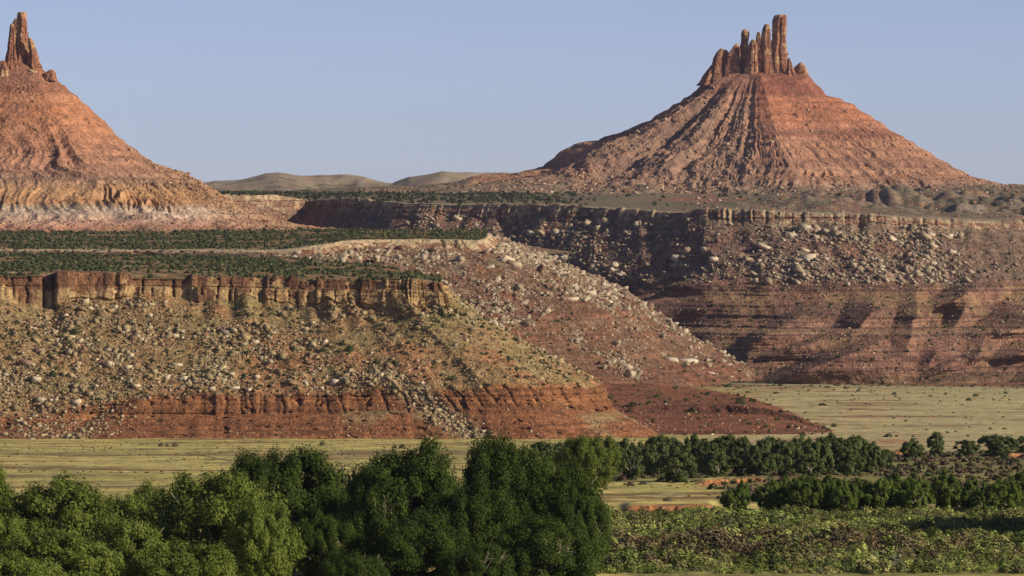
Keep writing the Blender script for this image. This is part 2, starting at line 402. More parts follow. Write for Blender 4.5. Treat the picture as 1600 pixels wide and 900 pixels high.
# (top px,row) -> (bottom px,row), width of shaded left flank, width of right flank, reach in metres
SPURS = [((1068, 455), (1012, 496), 26, 90, 15), ((1020, 458), (985, 480), 18, 60, 9), ((1100, 432), (1060, 452), 18, 60, 8),
         ((1275, 478), (1208, 520), 34, 110, 14), ((1366, 452), (1338, 503), 34, 90, 17), ((1432, 440), (1410, 512), 26, 40, 12),
         ((1532, 432), (1478, 466), 26, 90, 14), ((1500, 462), (1488, 500), 14, 50, 8), ((1625, 470), (1568, 508), 50, 90, 18),
         ((1402, 512), (1268, 574), 44, 240, 22), ((1325, 516), (1240, 545), 26, 130, 10), ((1605, 528), (1572, 552), 30, 80, 12),
         ((1530, 520), (1512, 552), 20, 70, 6), ((1505, 580), (1440, 602), 26, 120, 9), ((1625, 575), (1590, 600), 26, 80, 9),
         ((1190, 515), (1168, 570), 20, 80, 5), ((1740, 440), (1680, 510), 40, 90, 16), ((1500, 548), (1455, 578), 16, 90, 5),
         ((900, 440), (860, 480), 30, 80, 10), ((1450, 518), (1442, 560), 16, 60, 4)]
def build_D(s):
    P = s.P.copy(); O = outward(s); Z = s.Z; S = s.S; z = P[..., 2]; PX = s.PX; RW = s.RW
    wx = PX + 5 * fbm(P, 22, 3, 3); 
    dh = np.zeros(Z.shape); dz = np.zeros(Z.shape)
    mc = sm(2.97, 3.02, Z) * (1 - sm(3.9, 4.15, Z))
    fade = 1 - 0.85 * sm(1450, 1560, PX)
    o1, c1 = blocks(S, 24.0, 23, 1.2 * noise2(S / 14, z / 9), 1.2)
    o2, c2 = blocks(S, 9.0, 24, 0.8 * noise2(S / 7, z / 6), 0.7)
    dh += mc * fade * (3.4 * o1 - 3.4 * c1 + 1.8 * o2 - 2.2 * c2 + 1.5 * fbm(P, 6, 3, 1) + 1.5 * strata(z, 3, 3))
    mt = sm(3.95, 4.3, Z) * (1 - sm(4.95, 5.1, Z))
    dh += mt * (5.5 * gullies(S, z, 52.0, 18.0, 0.3) + 4.5 * fbm(P, 45, 4, 5))
    dz += mt * (1.6 * fbm(P, 11, 3, 9) + 1.1 * fbm(P, 4.0, 2, 8))
    mm = sm(4.9, 5.1, Z)
    dh += mm * (1.8 * gullies(S, z, 40.0, 28.0, 1.2) + 5.0 * fbm(P, 60, 4, 15) + 2.2 * fbm(P, 16, 4, 4)) * (1 - 0.6 * sm(7.8, 8, Z))
    for (tx, tr), (bx, br), wl, wr, A in SPURS:
        tt = (RW - tr) / (br - tr); cx = tx + (bx - tx) * np.clip(tt, -0.3, 1.4)
        ramp = sm(-0.1, 0.8, tt) * (1 - sm(0.95, 1.75, tt))
        dd = wx - cx
        f = np.where(dd < 0, np.maximum(0, 1 + dd / wl), np.maximum(0, 1 - dd / wr))
        dh += 2.3 * A * ramp * f
    st = strata(z + 1.2 * fbm(P, 50, 3, 2), 6.6, 5.5)
    mlow = sm(4.7, 5.3, Z)
    dh += mlow * 2.2 * np.clip(st * 1.6, -1, 1) * (0.35 + 0.9 * sm(-0.2, 0.35, fbm(P, 55, 3, 44)))
    dz += (1.3 * np.round(1.5 * o1) / 1.5 + 0.7 * o2) * np.exp(-((Z - 3.0) / 0.25) ** 2) * (Z > 2.95)
    dz += (7.0 * noise2(S / 50, S * 0 + 2) + 3.0 * noise2(S / 15, S * 0 + 5)) * np.exp(-((Z - 4.0) / 0.3) ** 2)
    mb = 1 - sm(2.9, 3.0, Z)
    dz += mb * sm(1.0, 2.2, Z) * (2.2 * fbm(P, 160, 4, 2) + 0.9 * fbm(P, 40, 3, 3))
    hum = np.abs(fbm(P * (1, 0.4, 1), 60, 4, 12)) * 34 + 3.5 * fbm(P, 16, 4, 2)
    dz += sm(2.05, 2.4, Z) * (1 - sm(2.75, 2.97, Z)) * sm(1080, 1300, PX) * hum
    P += O * dh[..., None]; P[..., 2] += dz
    n1 = fbm(P, 40, 4, 61); n2 = fbm(P, 10, 3, 67); n3 = fbm(P, 4.5, 2, 71)
    rt = sm(1440, 1560, PX)
    tal = mixc(np.broadcast_to((0.185, 0.115, 0.088), P.shape), (0.23, 0.12, 0.082), sm(-0.2, 0.3, n1))
    tal = mixc(tal, (0.27, 0.20, 0.13), sm(0.05, 0.35, n2 + 0.35 * (1 - sm(4.0, 4.35, Z)) * sm(1040, 1150, PX)))
    tal = mixc(tal, (0.19, 0.14, 0.095), 0.6 * rt)
    low = mixc(np.broadcast_to((0.23, 0.125, 0.085), P.shape), (0.14, 0.078, 0.060), sm(-0.1, 0.35, 0.6 * st + 0.4 * n1))
    low = mixc(low, (0.27, 0.17, 0.095), sm(0.0, 0.35, n1 + 0.25 * sm(4.95, 5.2, Z) * (1 - sm(5.5, 6, Z)) + 0.15 * n3 - 0.05))
    low = mixc(low, (0.36, 0.19, 0.11), 0.5 * sm(0.15, 0.5, n2))
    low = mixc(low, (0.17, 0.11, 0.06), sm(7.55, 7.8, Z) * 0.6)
    low = mixc(low, (0.31, 0.19, 0.115), 0.7 * sm(5.85, 6.05, Z) * (1 - sm(7.0, 7.12, Z)))
    low = mixc(low, (0.115, 0.062, 0.05), 0.75 * sm(0.25, 0.5, strata(z + 0.8 * n1, 11.3, 2.4)))
    cl = mixc(np.broadcast_to((0.25, 0.13, 0.085), P.shape), (0.42, 0.32, 0.20), sm(-0.15, 0.2, n3 + 0.5 * (1 - sm(3.15, 3.4, Z))))
    cl = mixc(cl, (0.16, 0.085, 0.065), 0.6 * sm(0.1, 0.3, noise2(S / 12, z / 30)))
    bt = mixc(np.broadcast_to((0.20, 0.165, 0.11), P.shape), (0.155, 0.145, 0.085), sm(-0.1, 0.3, n1))
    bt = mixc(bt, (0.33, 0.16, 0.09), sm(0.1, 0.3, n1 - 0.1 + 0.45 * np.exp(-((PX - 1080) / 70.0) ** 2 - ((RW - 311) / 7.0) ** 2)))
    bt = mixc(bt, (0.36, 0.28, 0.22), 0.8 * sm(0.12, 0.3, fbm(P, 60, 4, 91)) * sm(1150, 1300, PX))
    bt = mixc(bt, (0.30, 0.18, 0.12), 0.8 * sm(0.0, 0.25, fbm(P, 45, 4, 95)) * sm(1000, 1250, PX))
    bt = mixc(bt, (0.42, 0.34, 0.23), sm(2.93, 2.98, Z) * 0.8)
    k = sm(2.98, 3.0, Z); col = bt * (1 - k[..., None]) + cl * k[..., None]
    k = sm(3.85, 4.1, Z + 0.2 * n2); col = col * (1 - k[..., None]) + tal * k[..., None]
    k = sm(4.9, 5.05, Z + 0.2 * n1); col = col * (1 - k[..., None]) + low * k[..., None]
    s.P = P; s.N = normals(P)
    return mesh_np('far_mesa', P, grid_faces(*Z.shape), M_far, col)
oD = tag(build_D(D), kind='structure')

# ---- low red rise in front of the right hand valley floor
XH = [900, 960, 1020, 1080, 1130, 1180, 1230, 1280, 1340]
H = loft([[(p, r + 16, 2900) for p, r in zip(XH, [608, 608, 608, 612, 618, 630, 645, 662, 680])],
          [(p, r, d) for p, r, d in zip(XH, [601, 600, 601, 606, 613, 624, 642, 664, 684], [2560, 2560, 2560, 2560, 2540, 2500, 2440, 2380, 2320])],
          [(p, r, d) for p, r, d in zip(XH, [630, 632, 634, 632, 632, 636, 648, 668, 686], [2400, 2400, 2400, 2400, 2395, 2380, 2360, 2330, 2300])],
          [(p, r, d) for p, r, d in zip(XH, [642, 644, 645, 644, 644, 646, 656, 671, 689], [2392, 2392, 2392, 2392, 2387, 2373, 2352, 2325, 2290])],
          [(p, r, d) for p, r, d in zip(XH, [674, 672, 671, 671, 671, 672, 675, 681, 692], [2290, 2290, 2290, 2290, 2290, 2290, 2285, 2270, 2260])],
          [(p, 698, 2200) for p in XH]], 420, [20, 60, 14, 60, 30])
def build_H(s):
    P = s.P.copy(); O = outward(s); Z = s.Z; S = s.S; z = P[..., 2]
    mt = sm(1.9, 2.1, Z) * (1 - sm(4.6, 5, Z))
    dh = mt * (2.5 * gullies(S, z, 20, 2) + 0.8 * fbm(P, 5, 3, 3)); dz = (1 - mt) * sm(0.3, 1, Z) * (1 - sm(4.4, 5, Z)) * 0.9 * fbm(P, 16, 4, 1)
    P += O * dh[..., None]; P[..., 2] += dz
    n1 = fbm(P, 18, 4, 81); n2 = fbm(P, 5, 3, 87)
    c = mixc(np.broadcast_to((0.25, 0.10, 0.055), P.shape), (0.17, 0.075, 0.045), sm(-0.1, 0.3, n1))
    c = mixc(c, (0.36, 0.17, 0.085), 0.6 * sm(0.1, 0.4, n2)); c = mixc(c, (0.13, 0.055, 0.04), 0.7 * sm(1.9, 2.1, Z) * (1 - sm(3.0, 3.15, Z)))
    c = mixc(c, (0.14, 0.05, 0.035), 0.6 * sm(4.0, 4.1, Z) * (1 - sm(4.3, 4.5, Z)))
    c = mixc(c, (0.10, 0.10, 0.045), 0.5 * sm(0.15, 0.3, fbm(P, 3, 2, 5)))
    s.P = P; s.N = normals(P)
    return mesh_np('red_rise', P, grid_faces(*Z.shape), M_near, c)
oH = tag(build_H(H), kind='structure')

# ------------------------------------------------------------------ haze
def build_haze():
    x0, x1, y0, y1, z0, z1 = -19000, 19000, -400, 14500, -12, 372
    V = [(x, y, z) for z in (z0, z1) for (x, y) in ((x0, y0), (x1, y0), (x1, y1), (x0, y1))]
    F = [(0, 3, 2, 1), (4, 5, 6, 7), (0, 1, 5, 4), (1, 2, 6, 5), (2, 3, 7, 6), (3, 0, 4, 7)]
    m = bpy.data.materials.new('thin_haze'); m.use_nodes = True; n = m.node_tree.nodes
    n.remove(n['Principled BSDF']); v = n.new('ShaderNodeVolumePrincipled')
    v.inputs['Color'].default_value = (0.62, 0.70, 0.95, 1); v.inputs['Density'].default_value = HAZE; v.inputs['Anisotropy'].default_value = 0.2
    m.node_tree.links.new(v.outputs[0], n['Material Output'].inputs['Volume'])
    o = mesh_np('haze', V, F, m); tag(o, kind='stuff')
HAZE = 1.3e-5
build_haze()

# ------------------------------------------------------------------ ground
GD = np.array([0, 30, 100, 300, 600, 800, 1000, 1250, 1500, 2190, 3000, 3800, 3990, 6000, 20000, 90000.])
GZ = np.array([2, 8, 20, 42, 57, 60, 62.5, 69, 78, 105.4, 121, 143, 149, 155, 155, 155.])
def gz(x, d):
    base = CAMZ - pchip(GD, GZ, np.asarray(d, float).ravel()).reshape(np.shape(d))
    return base + (0.5 * fbm2(np.asarray(x) / 60.0, np.asarray(d) / 60.0, 3, 4.0) * sm(200, 700, np.asarray(d, float)))
def build_ground():
    ds = np.concatenate([[-300, -100, 5, 60, 150, 300, 450, 560], 1.0 / np.linspace(1 / 640.0, 1 / 4100.0, 620), [4600, 6000, 9000, 14000]])
    pxs = np.concatenate([[-8000, -3500, -1800, -900, -400], np.linspace(-200, 1800, 1150), [2100, 2800, 4000, 6500, 10000]])
    dd, pp = np.meshgrid(ds, pxs, indexing='ij')
    X = (pp - 800) / FPX * np.maximum(dd, 700)
    Zz = gz(X, np.maximum(dd, 0))
    P = np.stack([X, dd, Zz], -1)
    fine = sm(620, 760, dd) * (1 - sm(4000, 4200, dd))
    P[..., 2] += fine * (0.25 * fbm2(X / 9, dd / 9, 3, 1.5))
    px, rw = pp, HROW + FPX * (CAMZ - P[..., 2]) / np.maximum(P[..., 1], 1)
    # small cut banks beside the wash, where bare orange earth shows
    def bank(px0, px1, d0, d1, h):
        dc = d0 + (d1 - d0) * (px - px0) / (px1 - px0) + 5 * noise2(px / 22, px * 0 + d0)
        m = sm(px0, px0 + 20, px) * (1 - sm(px1 - 20, px1, px))
        return m, dc, m * h * sm(0, 1, (dd - dc) / 1.2) * (1 - sm(10, 60, dd - dc))
    soil = np.zeros(dd.shape)
    for a in [(1082, 1205, 1160, 1190, 0.9), (965, 1125, 1003, 1008, 0.9), (1340, 1450, 1560, 1580, 1.2), (1560, 1640, 1500, 1490, 1.6)]:
        m, dc, dz = bank(*a); P[..., 2] += dz
        soil = np.maximum(soil, m * sm(-13, -7, dd - dc + 5 * noise2(px / 9, dd / 4)) * (1 - sm(3, 9, dd - dc + 5 * noise2(px / 9, dd / 4))))
    x = X; y = dd
    n1 = fbm2(x / 40, y / 90, 4, 2.0); n2 = fbm2(x / 9, y / 22, 3, 5.0); n3 = fbm2(x / 80, y / 24, 4, 8.0)
    grass = mixc(np.broadcast_to((0.56, 0.47, 0.16), P.shape), (0.42, 0.38, 0.12), sm(-0.1, 0.3, n1))
    grass = mixc(grass, (0.24, 0.165, 0.075), sm(0.05, 0.35, n3 + 0.25 * sm(1350, 1600, dd) * (1 - sm(1700, 1800, dd)) * (1 - sm(760, 900, px))))
    grass = mixc(grass, (0.37, 0.33, 0.16), 0.7 * sm(0.1, 0.4, n2))
    scrub = mixc(np.broadcast_to((0.25, 0.235, 0.08), P.shape), (0.22, 0.17, 0.075), sm(0.0, 0.3, n1))
    far = mixc(np.broadcast_to((0.50, 0.43, 0.21), P.shape), (0.38, 0.31, 0.155), sm(-0.1, 0.3, n3))
    far = mixc(far, (0.26, 0.12, 0.065), 0.75 * sm(0.12, 0.34, n3 * 1.2 + 0.3 * n1 + 0.35 * sm(3350, 3600, dd) - 0.22 * sm(1300, 1500, px) * (1 - sm(3500, 3700, dd))))
    redd = mixc(np.broadcast_to((0.25, 0.11, 0.06), P.shape), (0.19, 0.12, 0.065), sm(-0.1, 0.3, n2))
    col = grass
    # scrub belt (right of the foreground trees), near and between the groves
    kr = sm(930, 1000, px + 30 * n1)
    k = kr * (1 - sm(985, 1003, dd + 6 * n2)); col = col * (1 - k[..., None]) + scrub * k[..., None]
    k = kr * sm(1030, 1050, dd) * sm(1110, 1150, px + 40 * n1) * (1 - sm(1640, 1720, dd + 30 * n1)); col = col * (1 - k[..., None]) + scrub * k[..., None]
    k = kr * sm(1180, 1220, dd) * (1 - sm(1640, 1720, dd)); col = col * (1 - k[..., None]) + scrub * k[..., None]
    k = sm(1640, 1760, dd + 40 * n1) * sm(1000, 1150, px); col = col * (1 - k[..., None]) + far * k[..., None]
    k = sm(3640, 3720, dd) * sm(900, 960, px); k2 = np.clip(k - sm(3760, 3770, dd + 0) , 0, 1)
    col = col * (1 - k[..., None]) + redd * k[..., None]
    lane = np.exp(-((rw - (597.5 + (px - 1080) * 0.022)) / 1.7) ** 2) * sm(1060, 1100, px)
    col = mixc(col, (0.42, 0.40, 0.22), lane * 0.9)
    k = sm(2500, 2700, dd) * (1 - sm(1040, 1130, px)); col = col * (1 - k[..., None]) + redd * k[..., None]
    # bright dry grass at the very front right
    k = (1 - sm(800, 806, dd + 3 * n2 + (1600 - px) * 0.010)) * sm(1080, 1200, px); col = mixc(col, (0.40, 0.36, 0.11), 0.9 * k)
    col = mixc(col, (0.46, 0.21, 0.09), np.clip(soil, 0, 1))
    # the old track across the left meadow
    trk = np.exp(-((rw - (709 + (px - 300) * 0.19)) / 1.1) ** 2) * sm(296, 312, px) * (1 - sm(350, 372, px))
    col = mixc(col, (0.12, 0.09, 0.045), 0.75 * trk)
    trk = np.exp(-((rw - 709.5 - 1.2 * noise2(px / 40, px * 0)) / 1.2) ** 2) * (1 - sm(150, 240, px))
    col = mixc(col, (0.17, 0.13, 0.06), 0.55 * trk)
    trk = np.exp(-((px - 1395) / 28) ** 2 - ((rw - 690) / 4.0) ** 2) + np.exp(-((px - 775) / 30) ** 2 - ((rw - 714) / 4.0) ** 2)
    col = mixc(col, (0.40, 0.17, 0.08), 0.8 * np.clip(trk * (1 + n2), 0, 1))
    return mesh_np('ground', P, grid_faces(*dd.shape), M_field, col, smooth=True)
tag(build_ground(), kind='structure')

# ------------------------------------------------------------------ buttes
def butte(name, cx, d0, profs, lobes, nth, rr, fn_col, fn_disp, zbase):
    """profs: {angle_deg: [(r, z)...]} radial profiles, blended round the compass; 0 = right, -90 = towards the camera"""
    th = np.linspace(-math.pi, math.pi, nth); r, t = np.meshgrid(rr, th, indexing='ij')
    ang = sorted(profs); N = len(ang)
    zz = np.zeros(r.shape); td = np.degrees(t)
    Rm = np.ones(r.shape)
    for a, wd, amp in lobes:
        dlt = np.abs((td - a + 180) % 360 - 180); Rm = Rm + amp * np.maximum(0, 1 - dlt / wd) ** 1.3
    reff = r / Rm
    vals = [np.interp(reff, [p[0] for p in profs[a]], [p[1] for p in profs[a]]) for a in ang]
    for i in range(N):
        a0 = ang[i]; a1 = ang[(i + 1) % N] + (360 if i == N - 1 else 0)
        q = (td - a0) % 360; span = a1 - a0
        m = (q < span); f = q / span; f = f * f * (3 - 2 * f)
        zz = np.where(m, vals[i] * (1 - f) + vals[(i + 1) % N] * f, zz)
    X = cx + r * np.cos(t); Y = d0 + r * np.sin(t)
    P = np.stack([X, Y, zz], -1)
    s = Sheet(); s.P = P; s.r = r; s.t = t; s.td = td; s.Rm = Rm; s.reff = reff
    s.PX, s.RW = PXR(P)
    P = fn_disp(s, P.copy()); s.P = P; s.N = -normals(P)
    s.PX, s.RW = PXR(P)
    col = fn_col(s, P)
    o = mesh_np(name, P, grid_faces(*r.shape)[:, ::-1], M_butte, col)
    return s, tag(o, kind='structure')

def terrace(z, h, sharp, warp):
    q = (z + warp) / h; f = q - np.floor(q)
    g = sm(0.5 - 0.5 / sharp, 0.5 + 0.5 / sharp, f)
    return (np.floor(q) + g) * h - warp

def soften(c, k=0.35):
    l_ = (c * (0.35, 0.5, 0.15)).sum(-1, keepdims=True)
    return c * (1 - k) + l_ * np.array([1.45, 0.98, 0.72]) * k * 1.08
# -- right butte
DF = 6000.0; kF = DF / FPX
def prf(center, pts): return [(abs(px - center) * kF, CAMZ - (row - HROW) * kF) for px, row in pts]
CF = 1180
pR = [(0, CAMZ + 191 * kF)] + prf(CF, [(1240, 116), (1262, 118), (1290, 147), (1330, 162), (1380, 196), (1420, 222), (1470, 255), (1520, 279), (1560, 291), (1600, 298), (1680, 304)]) + [(700, CAMZ - 10), (900, CAMZ - 25)]
pL = [(0, CAMZ + 191 * kF)] + prf(CF, [(1125, 116), (1108, 119), (1090, 140), (1060, 161), (1000, 196), (940, 219), (897, 227), (872, 243), (852, 261), (815, 272), (760, 277), (700, 288), (650, 296)]) + [(700, CAMZ - 6), (900, CAMZ - 25)]
pC = [(0, CAMZ + 191 * kF), (34, CAMZ + 181 * kF), (60, CAMZ + 160 * kF), (100, CAMZ + 122 * kF), (160, CAMZ + 72 * kF), (230, CAMZ + 26 * kF), (300, CAMZ - 3), (420, CAMZ - 12), (560, CAMZ - 16), (900, CAMZ - 30)]
def F_disp(s, P):
    t, r, td = s.t, s.r, s.td; z = P[..., 2]
    leftf = sm(-88, -96, td) if False else (1 - sm(-98, -86, td))
    leftf = leftf * (td > -178)
    front = (td < 0) * 1.0
    amp = sm(25, 130, r) * (1 - 0.6 * sm(300, 460, r))
    P[..., 2] += 2.5 * fbm(P, 14, 3, 31) * (1 - sm(60, 90, r))
    warp = 0.10 * noise3(P[..., 0] / 110, P[..., 1] / 110, z / 110)
    warp = warp + 0.02 * noise3(P[..., 0] / 20 + 7, P[..., 1] / 20, z / 30)
    gl = 1 - np.abs(noise2((t + warp) * 11 + 3, r / 210)) * 2.4
    gl2 = (1 - np.abs(noise2((t + warp) * 27 + 9, r / 90)) * 2.4) * (0.4 + sm(-0.2, 0.3, fbm(P, 60, 2, 8)))
    gl3 = (1 - np.abs(noise2((t + warp) * 74 + 5, r / 40)) * 2.4) * sm(-0.2, 0.3, fbm(P, 35, 2, 18))
    P[..., 2] += amp * (leftf * (2.2 * gl + 1.5 * gl2 * (0.4 + 0.9 * sm(-0.1, 0.3, fbm(P, 40, 3, 73))) + 1.4 * gl3 + 5.5 * fbm(P, 16, 5, 41)) + (1 - leftf) * (1.6 * gl * sm(120, 220, r) + 1.5 * gl2 * sm(110, 200, r) + 0.9 * gl3 * sm(130, 200, r)))
    for ga, gw_, gd in ((-149, 7, 8), (-131, 3, -9), (-112, 2.5, -7)):
        da = (td - ga + 180) % 360 - 180 + 3 * noise2(r / 40, r * 0 + ga)
        P[..., 2] += gd * np.exp(-(da / gw_) ** 2) * sm(50, 120, r) * (1 - sm(240, 330, r))
    P[..., 2] += amp * (3.2 * fbm(P, 30, 4, 3) + (0.8 + 1.0 * leftf) * fbm(P, 7, 3, 5) * 1.4)
    z = P[..., 2]
    wp = 3 * fbm(P, 80, 2, 4)
    P[..., 2] = z + (terrace(z + 6 * noise2(z / 16, z * 0 + 2), 11.0, 2.0, wp) - 6 * noise2(z / 16, z * 0 + 2) - z) * 0.34 * (1 - 0.7 * leftf) * sm(40, 70, r) * (1 - sm(330, 380, r))
    P[..., 2] += (9.0 * fbm(P, 90, 4, 13) + 3.0 * fbm(P, 25, 3, 3) + 3.0) * sm(270, 340, r) * (1 - sm(600, 850, r))
    return P
def F_col(s, P):
    z = P[..., 2]; td = s.td; r = s.r
    wv = z + 3.0 * fbm(P, 90, 3, 4)
    zz = lambda row: CAMZ + (300 - row) * kF
    base = interp_rgb(wv, [zz(320), zz(300), zz(292), zz(280), zz(264), zz(262), zz(240), zz(222), zz(214), zz(205), zz(196), zz(190), zz(165), zz(152), zz(148), zz(135), zz(118)],
        [(0.19, 0.16, 0.10), (0.21, 0.165, 0.11), (0.30, 0.20, 0.14), (0.38, 0.19, 0.11), (0.44, 0.24, 0.14), (0.30, 0.15, 0.10), (0.42, 0.21, 0.12), (0.43, 0.21, 0.12),
         (0.31, 0.13, 0.08), (0.33, 0.14, 0.085), (0.45, 0.19, 0.10), (0.40, 0.155, 0.075), (0.42, 0.16, 0.078), (0.40, 0.15, 0.075), (0.25, 0.085, 0.055), (0.30, 0.105, 0.065), (0.30, 0.11, 0.07)])
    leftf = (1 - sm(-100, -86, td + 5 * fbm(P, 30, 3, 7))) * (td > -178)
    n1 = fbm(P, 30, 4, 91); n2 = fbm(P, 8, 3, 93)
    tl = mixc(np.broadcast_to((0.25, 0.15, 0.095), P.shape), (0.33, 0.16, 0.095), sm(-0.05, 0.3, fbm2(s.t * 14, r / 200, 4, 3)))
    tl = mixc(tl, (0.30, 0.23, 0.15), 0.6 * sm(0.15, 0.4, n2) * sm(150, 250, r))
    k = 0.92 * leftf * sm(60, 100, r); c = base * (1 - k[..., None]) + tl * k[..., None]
    c = mixc(c, (0.17, 0.155, 0.095), sm(310, 350, r + 60 * n1) * 0.85)
    c = mixc(c, (0.34, 0.26, 0.20), 0.8 * sm(0.15, 0.4, fbm(P, 60, 3, 31)) * sm(290, 320, r) * (1 - sm(500, 600, r)))
    c = mixc(c, (0.13, 0.085, 0.07), 0.5 * sm(0.2, 0.45, n2))
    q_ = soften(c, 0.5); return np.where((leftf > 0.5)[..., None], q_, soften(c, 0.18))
rrF = np.concatenate([np.linspace(0.5, 60, 40), np.linspace(61, 380, 330), np.linspace(383, 900, 110)])
th_n = 1500
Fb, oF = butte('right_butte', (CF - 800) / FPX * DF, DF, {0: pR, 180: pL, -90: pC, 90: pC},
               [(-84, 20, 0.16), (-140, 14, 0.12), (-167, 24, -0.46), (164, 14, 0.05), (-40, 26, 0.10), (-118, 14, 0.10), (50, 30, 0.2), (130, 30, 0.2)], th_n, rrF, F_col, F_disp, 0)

# -- left butte
DE = 3900.0; kE = DE / FPX; CE = 30
def pre(pts): return [(abs(px - CE) * kE, CAMZ - (row - HROW) * kE) for px, row in pts]
eR = [(0, CAMZ + 204 * kE)] + pre([(52, 97), (66, 108), (88, 124), (130, 160), (152, 180), (180, 211), (215, 240), (240, 258), (262, 265), (285, 275), (320, 295), (370, 325), (420, 344), (470, 358), (560, 364)]) + [(330, CAMZ - 36), (420, CAMZ - 46)]
eC = [(0, CAMZ + 204 * kE), (14, CAMZ + 199 * kE), (30, CAMZ + 174 * kE), (60, CAMZ + 126 * kE), (90, CAMZ + 84 * kE), (124, CAMZ + 42 * kE), (140, CAMZ + 24 * kE), (150, CAMZ + 15 * kE), (164, CAMZ - 5 * kE), (176, CAMZ - 20 * kE), (200, CAMZ - 42 * kE), (240, CAMZ - 60 * kE), (330, CAMZ - 36), (420, CAMZ - 46)]
eC[-3] = (240, CAMZ - 30.5)
def E_disp(s, P):
    t, r, td = s.t, s.r, s.td; z = P[..., 2]
    amp = sm(20, 70, r) * (1 - 0.7 * sm(220, 300, r))
    warp = 0.20 * noise3(P[..., 0] / 70, P[..., 1] / 45, z / 45)
    g1 = 1 - np.abs(noise2((t + warp) * 9 + 1, r / 180)) * 2.4
    g2 = 1 - np.abs(noise2((t + warp) * 26 + 4, r / 90)) * 2.4
    g3 = 1 - np.abs(noise2((t + 0.5 * warp) * 60 + 8, r / 40)) * 2.4
    P[..., 2] += amp * (2.0 * g1 * sm(60, 120, r) + 1.0 * g2 * sm(60, 130, r) * (0.3 + sm(-.2, .3, fbm(P, 30, 2, 9))) + 3.6 * fbm(P, 34, 4, 3) + 1.8 * fbm(P, 8, 4, 5))
    # fluted band of badland cliff
    row = HROW + FPX * (CAMZ - P[..., 2]) / P[..., 1]
    mb = sm(285, 290, row) * (1 - sm(322, 336, row)) * (td < 0)
    P[..., 2] += mb * 2.6 * g3 * sm(100, 190, s.PX)
    z = P[..., 2]
    P[..., 2] = z + (terrace(z + 4 * noise2(z / 10, z * 0 + 2), 8.0, 2.0, 3 * fbm(P, 50, 2, 4)) - 4 * noise2(z / 10, z * 0 + 2) - z) * 0.28 * sm(20, 40, r) * (1 - sm(210, 240, r))
    return P
def E_col(s, P):
    z = P[..., 2] + 1.8 * fbm(P, 60, 3, 4); r = s.r
    # the front of the butte stands nearer than its axis, so heights are read at the front face
    zz = lambda row, d=DE: CAMZ + (300 - row) * d / FPX
    q = [(364, 3660), (356, 3680), (350, 3685), (342, 3690), (330, 3715), (322, 3728), (318, 3735), (300, 3745), (288, 3760), (280, 3765), (255, 3775), (235, 3790), (205, 3810), (170, 3840), (150, 3850), (143, 3860), (120, 3875), (100, 3890)]
    base = interp_rgb(z, [zz(*a) for a in q],
        [(0.30, 0.16, 0.10), (0.38, 0.19, 0.12), (0.44, 0.25, 0.18), (0.45, 0.31, 0.225), (0.47, 0.38, 0.29), (0.38, 0.29, 0.19), (0.42, 0.22, 0.10), (0.46, 0.26, 0.115), (0.40, 0.24, 0.13), (0.30, 0.18, 0.12),
         (0.40, 0.20, 0.12), (0.38, 0.18, 0.105), (0.41, 0.18, 0.088), (0.42, 0.17, 0.078), (0.44, 0.19, 0.095), (0.32, 0.13, 0.075), (0.30, 0.13, 0.085), (0.30, 0.13, 0.085)])
    n1 = fbm(P, 24, 4, 191); n2 = fbm(P, 7, 3, 193)
    c = mixc(base, (0.27, 0.15, 0.105), 0.5 * sm(0.05, 0.4, n1) * (1 - sm(160, 190, r))); c = mixc(c, (0.17, 0.10, 0.07), 0.4 * sm(0.2, 0.45, n2))
    sd = sm(-38, -22, s.td + 12 * n1) * sm(60, 130, r)      # rubbly right flank
    c = mixc(c, (0.34, 0.20, 0.11), 0.75 * sd)
    c = mixc(c, (0.22, 0.15, 0.085), sm(236, 262, r + 20 * n1))
    return soften(c, 0.18)
rrE = np.concatenate([np.linspace(0.3, 26, 30), np.linspace(27, 250, 330), np.linspace(252, 420, 60)])
Eb, oE = butte('left_butte', (CE - 800) / FPX * DE, DE, {0: eR, 180: eR, -90: eC, 90: eC}, [(-62, 22, 0.10), (-118, 20, 0.12), (60, 30, 0.1)], 1300, rrE, E_col, E_disp, 0)

